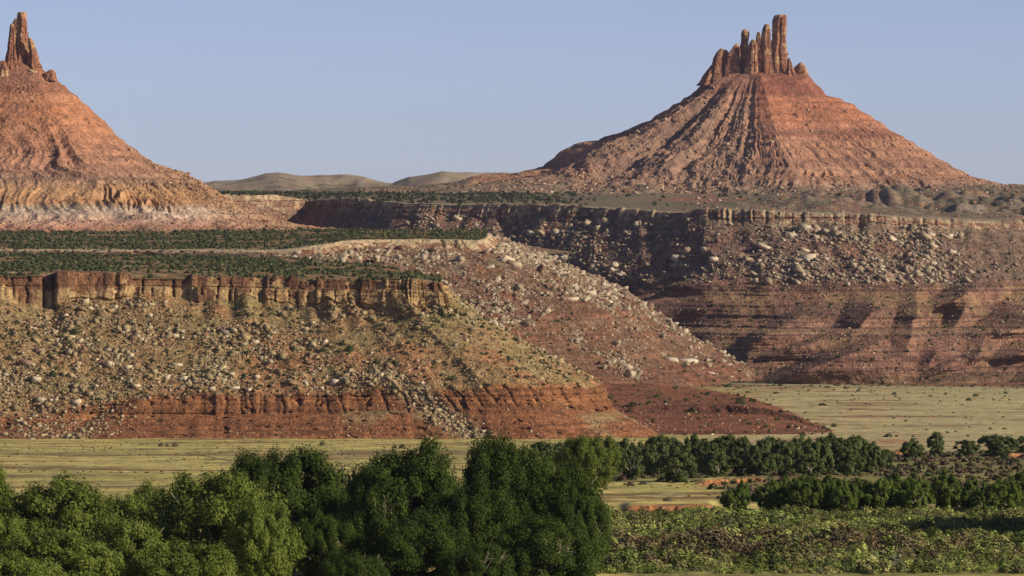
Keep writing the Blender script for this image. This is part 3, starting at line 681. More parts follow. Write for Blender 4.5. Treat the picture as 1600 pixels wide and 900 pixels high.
# ---- far hills on the skyline
def build_hills():
    px = np.linspace(-1400, 3200, 1500); dd = np.linspace(7300, 11500, 130)
    D_, X_ = np.meshgrid(dd, px, indexing='ij')
    crest = np.interp(X_, [-1400, -600, 100, 300, 325, 355, 385, 415, 436, 460, 490, 530, 560, 590, 612, 640, 690, 750, 800, 850, 900, 1100, 1700, 2200, 3200],
                          [296, 294, 292, 288, 285, 282, 279, 272, 270, 273, 275, 272, 275, 283, 288, 277, 270, 271, 271, 268, 268, 285, 300, 296, 298])
    f = np.exp(-((D_ - 8300 - 500 * noise2(X_ / 150, X_ * 0 + 3)) / np.where(D_ < 8300, 480, 1500)) ** 2)
    zc = CAMZ + (300 - crest) / FPX * 8300
    base = CAMZ - 6.0
    Zz = base + (zc - base) * f
    P = np.stack([(X_ - 800) / FPX * D_, D_, Zz], -1)
    g = 1 - np.abs(noise2(P[..., 0] / 60 + 0.3 * noise2(D_ / 300, X_ / 90), D_ / 900)) * 2.2
    P[..., 2] += (5.0 * g + 5.0 * fbm(P, 140, 4, 5) + 1.5 * fbm(P, 30, 3, 6)) * sm(0.1, 0.5, f) * (1 - 0.7 * f)
    n1 = fbm(P, 120, 4, 7)
    c = mixc(np.broadcast_to((0.40, 0.31, 0.215), P.shape), (0.32, 0.265, 0.175), sm(-0.1, 0.3, n1))
    c = mixc(c, (0.34, 0.22, 0.15), sm(0.05, 0.3, fbm(P, 90, 3, 17)) * 0.7)
    c = mixc(c, (0.10, 0.11, 0.06), 0.8 * sm(0.0, 0.2, fbm(P, 30, 3, 27) + 0.25 - 0.6 * f))
    return mesh_np('hills', P, grid_faces(*D_.shape), M_butte, c, smooth=True)
tag(build_hills(), kind='structure')

# ------------------------------------------------------------------ spires
def spire(label, d, prof, tops, depth=0.75, seed=0, group=None, turn=0.0, col=(0.30, 0.14, 0.085)):
    """prof: (row, centre px, half width px) from bottom to top; a jointed sandstone column"""
    r = np.random.default_rng(seed); k = d / FPX
    rows = np.array([p[0] for p in prof], float); nr = max(20, int(abs(rows[0] - rows[-1]) * 1.6)); na = 72
    rr_ = np.linspace(rows[0], rows[-1], nr)
    cxp = np.interp(-rr_, -rows, [p[1] for p in prof]); hw = np.interp(-rr_, -rows, [p[2] * ((1.08 if n_ > 2 else 1.34) if seed < 20 else (1.0 if n_ > 1 else 1.12)) for n_, p in enumerate(prof)])
    a = np.linspace(0, 2 * math.pi, na, endpoint=False)
    A, RR = np.meshgrid(a, rr_, indexing='xy'); HW = np.broadcast_to(hw[:, None], A.shape); CX = np.broadcast_to(cxp[:, None], A.shape)
    ex = 0.72
    ca = np.sign(np.cos(A)) * np.abs(np.cos(A)) ** ex; sn = np.sign(np.sin(A)) * np.abs(np.sin(A)) ** ex
    cr, sr = math.cos(turn), math.sin(turn)
    ux = ca * cr - sn * depth * sr; uy = ca * sr + sn * depth * cr
    z = CAMZ + (300 - RR) * k
    nk = 7; ak = np.sort(r.uniform(0, 2 * math.pi / nk, nk) * 0.7 + np.arange(nk) * 2 * math.pi / nk)
    nb_ = max(4, int((z.max() - z.min()) / 6.0)); ed = np.sort(r.uniform(z.min(), z.max(), nb_))
    bi = np.searchsorted(ed, z + 1.2 * noise3(ca * 2, sn * 2, z * 0 + seed))
    dk = 0.84 + r.uniform(-0.09, 0.11, (nb_ + 1, nk)) * 0.9 + r.uniform(-0.08, 0.08, nk)
    inv = np.max(np.stack([np.maximum(np.cos(A - ak[q_]), 0.05) / dk[bi, q_] for q_ in range(nk)], 0), 0)
    fl = 1.0 / inv
    for q_ in range(3):
        ga = r.uniform(-2.9, -0.2); da_ = (A - ga + 0.25 * noise2(z / 14, z * 0 + q_) + math.pi) % (2 * math.pi) - math.pi
        fl = fl * (1 - r.uniform(0.15, 0.34) * np.exp(-(da_ / 0.10) ** 2) * (RR > rows[-1] + 4))
    fl = fl * (1 + 0.05 * noise3(ca * 9, sn * 9 + seed, z / 4) + 0.04 * strata(z, seed * 1.3, 3.2))
    ux = np.cos(A) * cr - np.sin(A) * depth * sr; uy = np.cos(A) * sr + np.sin(A) * depth * cr
    X = (CX - 800) * k + HW * k * ux * fl; Y = d + HW * k * uy * fl
    P = np.stack([X, Y, z], -1)
    P = P.reshape(-1, 3)
    i = np.arange(nr - 1)[:, None] * na; j = np.arange(na)[None]; j2 = (j + 1) % na
    Fq = np.stack([i + j, i + j2, i + na + j2, i + na + j], -1).reshape(-1, 4)
    # top closed by two shrinking rings
    base = (nr - 1) * na; top = P[base:base + na]; c0 = top.mean(0)
    r1 = c0 + (top - c0) * 0.72 + [0, 0, 1.0 * k]; r2 = c0 + (top - c0) * 0.12 + [0, 0, 1.6 * k]
    P = np.concatenate([P, r1, r2])
    b1 = nr * na; b2 = b1 + na
    for s0, s1 in ((base, b1), (b1, b2)):
        Fq = np.concatenate([Fq, np.stack([s0 + j[0], s0 + j2[0], s1 + j2[0], s1 + j[0]], -1)])
    n1 = fbm(P, 9, 3, seed); zt = P[:, 2]
    c = mixc(np.broadcast_to(col, P.shape), (0.46, 0.29, 0.15), sm(0.08, 0.3, n1 + 0.35 * sm(zt.max() - tops, zt.max(), zt)))
    c = mixc(c, (0.15, 0.08, 0.065), 0.7 * sm(0.1, 0.3, fbm(P * (1, 1, 0.25), 6, 3, seed + 5)))
    o = mesh_np('rock_spire', P, Fq, M_spire, c)
    loc = np.array([(prof[0][1] - 800) * k, d, CAMZ + (300 - prof[0][0]) * k])
    me = o.data; co = np.empty(len(me.vertices) * 3, np.float32); me.vertices.foreach_get('co', co)
    me.vertices.foreach_set('co', (co.reshape(-1, 3) - loc).astype(np.float32).ravel()); o.location = loc
    tag(o, label, 'rock spire', group)
    return o
G1 = 'sandstone spires along the top of the right butte'
spire('tallest flat-topped sandstone spire on the right butte, with a pale buff cap', 5990, [(128, 1220, 17), (112, 1219, 14.5), (90, 1218, 12), (60, 1218, 11), (40, 1219, 11), (32, 1219, 11.5), (24, 1221, 9.5)], 9, 0.8, 1, G1, 0.15)
spire('second tallest spire, a slim rounded finger just left of the tallest one', 5985, [(128, 1197, 13), (112, 1197, 11), (90, 1196, 8.5), (60, 1197, 7.5), (46, 1198, 6.5), (39, 1198, 4)], 8, 0.8, 2, G1)
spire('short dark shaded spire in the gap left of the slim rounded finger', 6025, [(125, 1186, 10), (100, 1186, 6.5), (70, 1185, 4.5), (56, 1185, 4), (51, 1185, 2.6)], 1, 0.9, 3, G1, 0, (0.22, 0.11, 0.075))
spire('stubby pale-topped spire with a waist, between the dark spire and the knobbed one', 5980, [(128, 1174, 11), (105, 1175, 8), (85, 1176, 6), (78, 1177, 7), (68, 1177, 6), (63, 1177, 3.4)], 13, 0.8, 4, G1)
spire('thin spire with a round yellowish knob on top, left part of the crest', 6000, [(126, 1160, 13), (108, 1161, 10), (85, 1162, 7.5), (66, 1163, 5.5), (56, 1164, 6.2), (50, 1164, 5.6), (47, 1164, 3.5)], 6, 0.8, 5, G1)
spire('broad leaning fin of red rock left of the knobbed spire', 5990, [(128, 1147, 13), (105, 1147, 11), (85, 1148, 8), (74, 1150, 6), (69, 1151, 3)], 2, 0.7, 6, G1, 0.2)
spire('low blunt red fin between the leaning fin and the leftmost spire', 5995, [(128, 1135, 12), (105, 1135, 9), (88, 1134, 6), (79, 1132, 4)], 1, 0.9, 7, G1)
spire('leftmost short red spire with a dark top on the right butte', 5990, [(128, 1119, 11), (108, 1120, 8.5), (92, 1121, 6.5), (82, 1124, 5.5), (77, 1127, 3.2)], 1, 0.9, 8, G1)
spire('small spur of red rock at the right foot of the tallest spire', 5985, [(126, 1234, 10), (108, 1233, 6), (97, 1233, 3), (92, 1233, 1.6)], 1, 0.9, 9, G1)
spire('lone hump of dark red rock at the right end of the crest', 5990, [(124, 1249, 12), (112, 1250, 9), (104, 1250, 6.5), (99, 1251, 3.5)], 1, 0.8, 10, G1)
spire('broken red buttress at the left shoulder of the right butte', 5990, [(134, 1104, 12), (122, 1108, 9), (110, 1112, 6), (103, 1113, 3)], 1, 0.9, 11, G1)
G2 = 'sandstone towers on top of the left butte'
spire('tall square-topped tower of red sandstone at the summit of the left butte', 3895, [(118, 34, 24), (100, 34, 19), (80, 35, 14), (60, 35, 10.5), (42, 35, 8.5), (25, 34.5, 8), (20, 34, 7)], 7, 0.8, 21, G2)
spire('slimmer pale-capped column leaning on the left side of the tall tower', 3885, [(118, 18, 16), (95, 18, 10), (75, 18, 7), (55, 19, 5), (42, 19, 4.2), (38, 19, 3)], 8, 0.9, 22, G2)
spire('buff shoulder buttress on the right side of the tall tower', 3888, [(118, 52, 16), (98, 52, 9), (80, 51, 6), (66, 48.5, 4.6), (60, 46.5, 2.8)], 8, 0.9, 23, G2)
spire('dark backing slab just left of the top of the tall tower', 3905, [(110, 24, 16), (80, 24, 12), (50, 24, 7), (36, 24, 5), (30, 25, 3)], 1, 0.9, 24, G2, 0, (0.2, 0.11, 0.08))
spire('low crumbling block at the left foot of the tall tower', 3880, [(122, 2, 16), (106, 3, 10), (96, 4, 5)], 1, 0.9, 25, G2)
spire('low yellowish knob on the right shoulder of the left butte summit', 3885, [(126, 76, 14), (115, 78, 9), (110, 80, 5)], 3, 0.9, 26, G2)

# ------------------------------------------------------------------ boulders and rubble
import bmesh
def rock_variant(seed):
    r = np.random.default_rng(seed)
    v = np.array([(a, b, c) for a in (-1, 1) for b in (-1, 1) for c in (-1, 1)], float) * r.uniform(0.55, 1.0, (8, 3))
    e = r.normal(size=(5, 3)); e /= np.linalg.norm(e, axis=1)[:, None]
    v = np.concatenate([v, e[:2] * r.uniform(0.85, 1.1, (2, 1))]); v *= (1.1, 0.95, 0.85)
    bm = bmesh.new(); vs = [bm.verts.new(p * 0.5) for p in v]
    res = bmesh.ops.convex_hull(bm, input=vs)
    bmesh.ops.delete(bm, geom=[g for g in res['geom_interior'] if isinstance(g, bmesh.types.BMVert)], context='VERTS')
    bmesh.ops.triangulate(bm, faces=bm.faces[:])
    bm.verts.index_update()
    V = np.array([q.co[:] for q in bm.verts]); F = np.array([[q.index for q in f.verts] for f in bm.faces]); bm.free()
    return V, F
ROCKS = [rock_variant(100 + i) for i in range(14)]

def rotm(n, yaw, tilt):
    """rotation matrices: yaw about z then a small random tilt"""
    cz, sz = np.cos(yaw), np.sin(yaw); ct, st = np.cos(tilt), np.sin(tilt)
    M = np.zeros((n, 3, 3)); M[:, 0, 0] = cz * ct; M[:, 0, 1] = -sz; M[:, 0, 2] = cz * st
    M[:, 1, 0] = sz * ct; M[:, 1, 1] = cz; M[:, 1, 2] = sz * st; M[:, 2, 0] = -st; M[:, 2, 2] = ct
    return M

def merge(variants, vi, pos, scl, M, cols):
    Vs, Fs, Cs = [], [], []; off = 0
    for k, (V, F) in enumerate(variants):
        idx = np.where(vi == k)[0]
        if not len(idx): continue
        A = np.einsum('nij,nvj->nvi', M[idx], V[None] * scl[idx][:, None, :]) + pos[idx][:, None, :]
        Vs.append(A.reshape(-1, 3)); Fs.append((F[None] + (off + np.arange(len(idx)) * len(V))[:, None, None]).reshape(-1, F.shape[1]))
        Cs.append(np.repeat(cols[idx], len(V), 0)); off += len(idx) * len(V)
    return np.concatenate(Vs), np.concatenate(Fs), np.concatenate(Cs)

def sample(s, n, dens, r):
    """pick n points of a sheet by density"""
    P = s.P; a = np.linalg.norm(np.cross(P[1:, :-1] - P[:-1, :-1], P[:-1, 1:] - P[:-1, :-1]), axis=-1)
    w_ = (a * np.maximum(dens[:-1, :-1], 0)).ravel(); w_ /= w_.sum()
    i = r.choice(len(w_), n, p=w_); iy, ix = np.unravel_index(i, a.shape)
    f, g = r.random(n)[:, None], r.random(n)[:, None]
    p = P[iy, ix] * (1 - f) * (1 - g) + P[iy + 1, ix] * f * (1 - g) + P[iy, ix + 1] * (1 - f) * g + P[iy + 1, ix + 1] * f * g
    return p, iy, ix

BOULD = []          # candidates for individual boulders: (pixel size, where, pos, scale, yaw, tilt, colour)
def rubble(name, s, n, dens, smin, smax, power, cols, seed, where, long=1.0, yaw0=None, label=None):
    r = np.random.default_rng(seed)
    p, iy, ix = sample(s, n, dens, r)
    u = r.random(n); sz = smin * (1 - u * (1 - (smin / smax) ** power)) ** (-1 / power)
    scl = sz[:, None] * np.stack([r.uniform(0.9, 1.3, n) * (1 + (long - 1) * r.random(n)), r.uniform(0.7, 1.1, n), r.uniform(0.55, 1.0, n)], -1)
    yaw = r.uniform(0, 6.28, n) if yaw0 is None else yaw0 + r.normal(0, 0.5, n)
    tilt = r.normal(0, 0.35, n) if yaw0 is None else r.normal(0.45, 0.2, n)
    ci = r.integers(0, len(cols), n); c = np.array(cols)[ci] * r.uniform(0.75, 1.2, (n, 1))
    p = p + np.array([0, 0, 1.0]) * (scl[:, 2:3] * 0.08)
    px = sz * FPX / p[:, 1]
    big = np.argsort(-px)[:70]
    keep = np.ones(n, bool)
    vis = {}
    for b in big:
        q = PXR(p[b]);
        if -8 < q[0] < 1608: BOULD.append((px[b], where, p[b], scl[b], yaw[b], tilt[b], c[b])); keep[b] = False
    V, F, C = merge(ROCKS, r.integers(0, len(ROCKS), n)[keep], p[keep], scl[keep], rotm(keep.sum(), yaw[keep], tilt[keep]), c[keep])
    o = mesh_np(name, V, F, M_stone, C, nv=3)
    return tag(o, label, 'rubble', None, 'stuff')

PAL = [(0.38, 0.30, 0.175), (0.34, 0.26, 0.14), (0.50, 0.42, 0.29), (0.28, 0.195, 0.11), (0.23, 0.14, 0.085), (0.31, 0.255, 0.14)]
PALF = [(0.40, 0.33, 0.23), (0.34, 0.275, 0.185), (0.48, 0.41, 0.30), (0.28, 0.21, 0.145), (0.24, 0.15, 0.105)]
REDS = [(0.32, 0.14, 0.075), (0.25, 0.11, 0.065), (0.38, 0.20, 0.11), (0.40, 0.30, 0.18)]

PXb, RWb = PXR(B.P); ZB = B.Z
nB = fbm(B.P, 24, 3, 55)
dB = sm(1.98, 2.1, ZB) * (1 - sm(2.95, 3.05, ZB + 0.2 * nB)) * (0.12 + 0.9 * (1 - sm(250, 420, PXb)) * (0.45 + sm(-0.1, 0.2, nB)) + 1.6 * sm(0.0, 0.25, nB + 0.05) + 0.7 * sm(2.6, 2.85, ZB) * (1 - sm(640, 700, PXb))) * (1 - 0.55 * sm(650, 760, PXb))
rubble('near_talus_rubble', B, 26000, dB, 0.5, 4.2, 2.1, PAL, 11, 'near', label='tan and grey rubble covering the near left talus slope')
ch = np.exp(-(((PXb - (640 + (RWb - 610) * 1.35)) / 24.0) ** 2)) * sm(2.6, 3.0, ZB)
rv = np.exp(-(((PXb - (110 - (RWb - 640) * 0.6)) / 75.0) ** 2)) * sm(2.8, 3.1, ZB) * (RWb > 620)
rubble('chute_rubble', B, 2000, ch + 0.35 * rv, 0.5, 2.8, 1.8, PAL, 12, 'chute', label='pale rubble spilling down the chute across the red ledge')
rubble('ledge_rubble', B, 4200, sm(3.0, 3.1, ZB) * (0.3 + sm(0, 0.3, nB)), 0.35, 1.6, 2.4, REDS + PAL[:2], 13, 'ledge', label='small red and tan stones on the near red ledge')
PXc, RWc = PXR(C_.P); ZC = C_.Z; nC = fbm(C_.P, 30, 3, 57)
nose = np.exp(-((RWc - (400 + (PXc - 770) * 0.44)) / 22.0) ** 2) * (PXc > 740)
low_ = np.exp(-((RWc - (470 + (PXc - 820) * 0.66)) / 20.0) ** 2) * (PXc > 800) * (PXc < 1000)
dC = sm(1.95, 2.1, ZC) * (0.12 + 1.5 * (1 - sm(470, 540, RWc)) * (1 - 0.75 * sm(820, 900, PXc)) + 0.25 * nose * (1 - sm(900, 960, PXc)) + 2.2 * low_) * (0.12 + sm(-0.08, 0.2, nC)) * (1 - sm(585, 600, RWc)) * sm(400, 520, PXc)
rubble('middle_talus_rubble', C_, 17000, dC, 0.7, 5.5, 2.0, PALF, 14, 'middle', 1.9, 2.6, label='pale slabs and blocks covering the middle boulder slope')
PXd, RWd = PXR(D.P); ZD = D.Z; nD = fbm(D.P, 45, 3, 59)
dD = sm(3.9, 4.1, ZD) * (1 - sm(4.9, 5.15, ZD + 0.25 * nD)) * (0.22 + sm(-0.05, 0.3, nD) + 0.9 * sm(4.35, 4.7, ZD) * sm(1150, 1250, PXd)) * (1 - 0.85 * sm(1450, 1540, PXd)) * sm(620, 700, PXd)
rubble('far_talus_rubble', D, 12000, dD ** 1.4, 0.8, 8.5, 2.3, PALF, 15, 'far', 1.6, 0.8, label='pale rubble strewn over the far right talus slope')
dD2 = sm(4.95, 5.1, ZD) * (0.3 + 1.4 * sm(0.0, 0.3, nD)) * sm(700, 900, PXd)
rubble('badland_stones', D, 6000, dD2, 0.8, 2.6, 2.8, PALF[:4] + REDS, 16, 'badland', label='small stones speckling the red badland slopes')
dP = sm(2.1, 2.3, ZD) * (1 - sm(2.9, 2.98, ZD)) * sm(1000, 1250, PXd) * sm(-0.1, 0.25, fbm(D.P, 60, 3, 19))
rubble('plateau_rubble', D, 2600, dP, 0.9, 4.5, 2.2, PALF + REDS[:2], 20, 'plateau', label='scattered stones on the far plateau in front of the right butte')
PXf, RWf = Fb.PX, Fb.RW
dF = (Fb.td < 0) * sm(45, 120, Fb.r) * (0.2 + (1 - sm(-100, -86, Fb.td)) + 0.8 * sm(240, 280, Fb.r)) * (1 - sm(400, 500, Fb.r)) * sm(-0.1, 0.3, fbm(Fb.P, 22, 3, 5))
rubble('right_butte_rubble', Fb, 12000, dF, 1.2, 5.5, 2.5, [(0.36, 0.23, 0.15), (0.30, 0.16, 0.10), (0.24, 0.12, 0.085), (0.44, 0.34, 0.24)], 17, 'butte', label='brown and pale rubble on the flanks of the right butte')
dE = (Eb.td < 0) * sm(8, 30, Eb.r) * (0.15 + 1.5 * sm(-45, -25, Eb.td) * sm(80, 120, Eb.r) + (1 - sm(25, 50, Eb.r)) + 0.5 * sm(200, 220, Eb.r)) * (1 - sm(235, 255, Eb.r))
rubble('left_butte_rubble', Eb, 4500, dE, 0.8, 3.6, 2.4, [(0.42, 0.27, 0.15), (0.34, 0.20, 0.12), (0.26, 0.14, 0.09), (0.46, 0.34, 0.20)], 18, 'lbutte', label='orange and brown rubble on the flanks of the left butte')
rubble('rise_stones', H, 500, (H.Z > 1.9) * (H.Z < 4.5) * 1.0, 0.5, 2.0, 2.2, REDS + PAL, 19, 'rise', label='red and tan stones on the low red rise')

rock_me = []
def rock_mesh(i, ck):
    V, F = ROCKS[i]
    return V, F
def sheet_at(s, px, row):
    PX, RW = PXR(s.P); d = (PX - px) ** 2 + (RW - row) ** 2
    d = d + (s.P[..., 1] - s.P[..., 1].min()) * 0.002
    i = np.unravel_index(np.argmin(d), d.shape); return s.P[i]

def boulder(pos, scl, yaw, tilt, c, vi, label, group, name='boulder'):
    V, F = ROCKS[vi]
    key = (vi, tuple(np.round(c, 2)))
    o = mesh_np(name, V, F, M_stone, np.broadcast_to(c, V.shape), nv=3)
    o.location = pos; o.scale = scl; o.rotation_euler = (0, tilt, yaw)
    tag(o, label, 'boulder', group); return o

NAMED = [
 (B, 524, 597, 4.0, (1.0, 1.0, 1.05), (0.50, 0.43, 0.32), 'large round pale boulder with a dark shadow, alone low on the near talus'),
 (B, 278, 571, 3.4, (1.5, 1, .75), (0.50, 0.42, 0.27), 'long cream boulder in the middle of the near talus, above a paired round one'),
 (B, 286, 585, 2.7, (1.2, 1, .9), (0.46, 0.37, 0.25), 'round tan boulder just below the long cream one on the near talus'),
 (B, 366, 607, 3.4, (1.4, 1, .7), (0.54, 0.46, 0.33), 'bright flat cream boulder resting just above the red ledge'),
 (B, 350, 519, 4.2, (1.2, 1, .9), (0.22, 0.17, 0.13), 'dark grey block jutting from the upper middle of the near talus'),
 (B, 398, 535, 3.2, (1.2, 1, .9), (0.48, 0.40, 0.26), 'pale tan block right of the dark grey block on the near talus'),
 (B, 40, 568, 5.0, (1.3, 1, .9), (0.24, 0.15, 0.12), 'broad purplish brown boulder at the left edge of the near talus'),
 (B, 212, 603, 3.0, (1.2, 1, .9), (0.48, 0.40, 0.27), 'cream boulder low on the left part of the near talus'),
 (B, 362, 585, 2.6, (1.2, 1, .9), (0.50, 0.42, 0.30), 'small bright boulder above the flat cream one near the red ledge'),
 (B, 62, 548, 3.8, (1.3, 1, .8), (0.27, 0.18, 0.13), 'brown boulder up and right of the broad purplish one'),
 (B, 668, 686, 2.6, (1.5, 1, .8), (0.50, 0.44, 0.32), 'white-grey boulder at the meadow edge left of the rubble chute'),
 (C_, 786, 402, 8.0, (1.7, .9, .6), (0.46, 0.38, 0.27), 'big pale slab on the nose of the middle mesa below its rim'),
 (C_, 803, 414, 7.0, (1.3, 1, .8), (0.44, 0.35, 0.24), 'big tan block just below the slab on the nose of the middle mesa'),
 (C_, 822, 548, 4.6, (1.4, 1, .7), (0.50, 0.43, 0.33), 'pale boulder with a black shadow alone on the red slope of the middle mesa'),
 (C_, 856, 558, 3.8, (1.0, 1, .9), (0.46, 0.37, 0.27), 'round pale boulder right of the shadowed one on the red slope'),
 (C_, 978, 574, 6.0, (1.3, 1, .8), (0.44, 0.35, 0.25), 'tan boulder at the lowest end of the pale streak of slabs'),
 (C_, 1048, 563, 7.5, (1.25, 1, .8), (0.50, 0.42, 0.31), 'rounded cream boulder, left one of the big pair at the foot of the slopes'),
 (C_, 1072, 565, 8.5, (1.5, 1, .65), (0.54, 0.47, 0.36), 'long cream boulder, right one of the big pair at the foot of the slopes'),
 (C_, 1110, 582, 4.0, (1.5, 1, .6), (0.48, 0.38, 0.27), 'small pale boulder at the edge of the far meadow, right of the big pair'),
 (C_, 918, 460, 7.5, (1.5, .95, .8), (0.50, 0.42, 0.30), 'large pale block sticking out of the nose of the middle mesa, highest of three'),
 (C_, 948, 473, 6.0, (1.5, .95, .8), (0.52, 0.44, 0.32), 'pale block lower right of the large one on the nose of the middle mesa'),
 (C_, 893, 468, 6.0, (1.4, .9, .75), (0.48, 0.40, 0.29), 'pale block lower left of the large one on the nose of the middle mesa'),
 (D, 1059, 404, 9.0, (1.3, 1, .9), (0.52, 0.44, 0.34), 'bright cream boulder with a blue shadow on the far talus, left of the lit cliffs'),
 (D, 1114, 406, 7.0, (1.1, 1, .9), (0.52, 0.44, 0.33), 'bright boulder with a long shadow to its lower left, right of the first bright one'),
 (D, 1262, 405, 11.0, (1.3, 1, .9), (0.50, 0.42, 0.31), 'large pale block at the left end of the thick boulder band on the far talus'),
 (D, 1196, 387, 9.0, (1.8, .8, .6), (0.48, 0.40, 0.30), 'tilted pale slab in the middle of the far talus'),
 (D, 1235, 368, 8.0, (1.4, 1, .8), (0.44, 0.37, 0.26), 'grey-tan block high on the far talus under the lit cliffs'),
 (D, 1257, 357, 9.0, (1.2, 1, 1), (0.46, 0.39, 0.28), 'blocky buttress stone just under the far rim'),
 (D, 1448, 369, 5.0, (1.0, 1, 1), (0.52, 0.45, 0.36), 'lone bright boulder high on the far talus, left of a similar one'),
 (D, 1484, 369, 5.5, (1.1, 1, 1), (0.50, 0.42, 0.33), 'lone boulder with shadow on its right, rightmost high on the far talus'),
]
bsel = np.random.default_rng(5)
for i, (s, px, row, size, sh, c, lab) in enumerate(NAMED):
    p = sheet_at(s, px, row)
    sl = s in (C_,)
    boulder(p + np.array([0, -size * 0.05, size * 0.02]), (size * sh[0], size * sh[1], size * sh[2]), bsel.uniform(-0.3, 0.3), 0.42 if (sh[0] > 1.6) else bsel.uniform(-0.1, 0.25), np.array(c), i % len(ROCKS), lab, 'boulders that stand out on the slopes')
LBL = {'near': ('weathered tan or brown boulder among the rubble of the near left talus', 'boulders strewn over the near left talus'),
       'chute': ('tan block in the rubble that spills across the near red ledge', 'blocks in the rubble chute and ravine of the red ledge'),
       'ledge': ('small stone lying on the near red ledge', 'stones on the near red ledge'),
       'middle': ('pale slab tilted on the middle boulder slope', 'slabs and blocks on the middle boulder slope'),
       'far': ('pale block among the rubble of the far right talus', 'blocks strewn over the far right talus'),
       'badland': ('small stone on the red badland slopes of the far mesa', 'stones on the red badland slopes'),
       'plateau': ('stone on the far plateau', 'stones on the far plateau'),
       'butte': ('brown block lying on a flank of the right butte', 'blocks on the flanks of the right butte'),
       'lbutte': ('orange-brown block lying on a flank of the left butte', 'blocks on the flanks of the left butte'),
       'rise': ('reddish stone on the low red rise by the grove', 'stones on the low red rise')}
BOULD.sort(key=lambda b: -b[0])
lim = 266
def colour_word(c):
    l_ = c[0] * .3 + c[1] * .6 + c[2] * .1; rg = c[0] / c[1]
    if rg > 1.6: return 'red-brown' if l_ < 0.17 else 'reddish'
    return 'cream' if l_ > 0.36 else 'pale tan' if l_ > 0.30 else 'tan' if l_ > 0.23 else 'dull brown'
HB = {'near': ([130, 300, 450, 620, 790], ['by the left frame edge', 'under the deeply cracked cliff', 'left of the brushy gully', 'around the brushy gully', 'under the cliff end', 'near the slope tip']),
      'chute': ([60, 130, 200, 660, 700], ['far left', 'left ravine', 'right of ravine', 'chute head', 'chute middle', 'chute foot']),
      'ledge': ([200, 400, 600, 750, 850], ['far left', 'left part', 'left of the chute', 'right of the chute', 'under the slope', 'by the right end']),
      'middle': ([500, 600, 700, 800, 900], ['by the junipers', 'under the pale rim', 'below the rim corner', 'just off the corner', 'on the nose', 'near the nose foot']),
      'far': ([780, 960, 1120, 1250, 1400], ['by the dark alcove', 'under the shaded rim', 'where the rim turns sunlit', 'left of the boulder band', 'in the thick boulder band', 'right of the boulder band']),
      'badland': ([900, 1100, 1250, 1400, 1500], ['far left', 'behind the nose', 'left of the long shadow', 'by the long shadow', 'below the cone mounds', 'by the right frame edge']),
      'plateau': ([1100, 1200, 1300, 1400, 1500], ['left end', 'left part', 'below the central ridge', 'below the banded face', 'right part', 'right end']),
      'butte': ([950, 1080, 1180, 1280, 1400], ['on the far left skirt', 'on the left flank', 'left of the central ridge', 'by the central ridge', 'on the banded face', 'on the right skirt']),
      'lbutte': ([60, 150, 260, 340, 420], ['left edge', 'under the towers', 'on the front face', 'on the right flank', 'low right flank', 'at the right foot']),
      'rise': ([1000, 1060, 1120, 1180, 1240], ['left end', 'left part', 'middle', 'right of middle', 'right part', 'right tip'])}
SURF = {'near': ('boulder', 'near talus'), 'chute': ('block', 'red ledge rubble'), 'ledge': ('stone', 'red ledge'), 'middle': ('slab', 'middle boulder slope'), 'far': ('block', 'far talus'),
        'badland': ('stone', 'red badlands'), 'plateau': ('stone', 'far plateau'), 'butte': ('block', 'right butte'), 'lbutte': ('block', 'left butte'), 'rise': ('stone', 'red rise')}
ORD = ['first', 'second', 'third', 'fourth', 'fifth', 'sixth', 'seventh', 'eighth', 'ninth', 'tenth', 'eleventh', 'twelfth', 'thirteenth', 'fourteenth']
BOULD_LAB = {}
bins = {}
for k_, b in enumerate(BOULD[:lim]):
    q = PXR(b[2]); e, names = HB[b[1]]; hb = names[int(np.searchsorted(e, q[0]))]
    rows_ = sorted(float(PXR(o_[2])[1]) for o_ in BOULD[:lim] if o_[1] == b[1])
    f_ = rows_.index(float(q[1])) / max(1, len(rows_) - 1)
    vb = 'high' if f_ < 0.34 else 'midway' if f_ < 0.67 else 'low'
    bins.setdefault((b[1], vb, hb, colour_word(b[6])), []).append((float(q[0]), k_))
for (wh, vb, hb, cw), lst in bins.items():
    lst.sort(); kind_, surf = SURF[wh]
    for i_, (x_, k_) in enumerate(lst):
        on = 'on the' if wh != 'chute' else 'in the'
        t_ = f'{cw} {kind_} {vb} {on} {surf}, {hb}'
        if len(lst) > 1: t_ += f', {ORD[min(i_, 13)]} from left'
        BOULD_LAB[k_] = t_
for k, b in enumerate(BOULD[:lim]):
    boulder(b[2], b[3], b[4], b[5], b[6], k % len(ROCKS), BOULD_LAB[k], LBL[b[1]][1])
rest = BOULD[lim:]
if rest:
    n = len(rest); V, F, C = merge(ROCKS, bsel.integers(0, len(ROCKS), n), np.array([b[2] for b in rest]), np.array([b[3] for b in rest]),
                                   rotm(n, np.array([b[4] for b in rest]), np.array([b[5] for b in rest])), np.array([b[6] for b in rest]))
    tag(mesh_np('scattered_rubble', V, F, M_stone, C, nv=3), 'mid-sized blocks scattered over all the slopes', 'rubble', None, 'stuff')

# ------------------------------------------------------------------ foliage
def leaf_quads(C, N, A, L, Wd):
    """leaf sprays: centres, normals, long axes, length, width"""
    A = A - N * (A * N).sum(-1, keepdims=True); A /= np.linalg.norm(A, axis=-1, keepdims=True) + 1e-9
    T = np.cross(N, A)
    L = L[:, None] * 0.5; Wd = Wd[:, None] * 0.5
    V = np.stack([C - A * L, C + T * Wd + A * L * 0.1, C + A * L, C - T * Wd + A * L * 0.1], 1)
    F = np.arange(len(C) * 4).reshape(-1, 4)
    return V.reshape(-1, 3), F

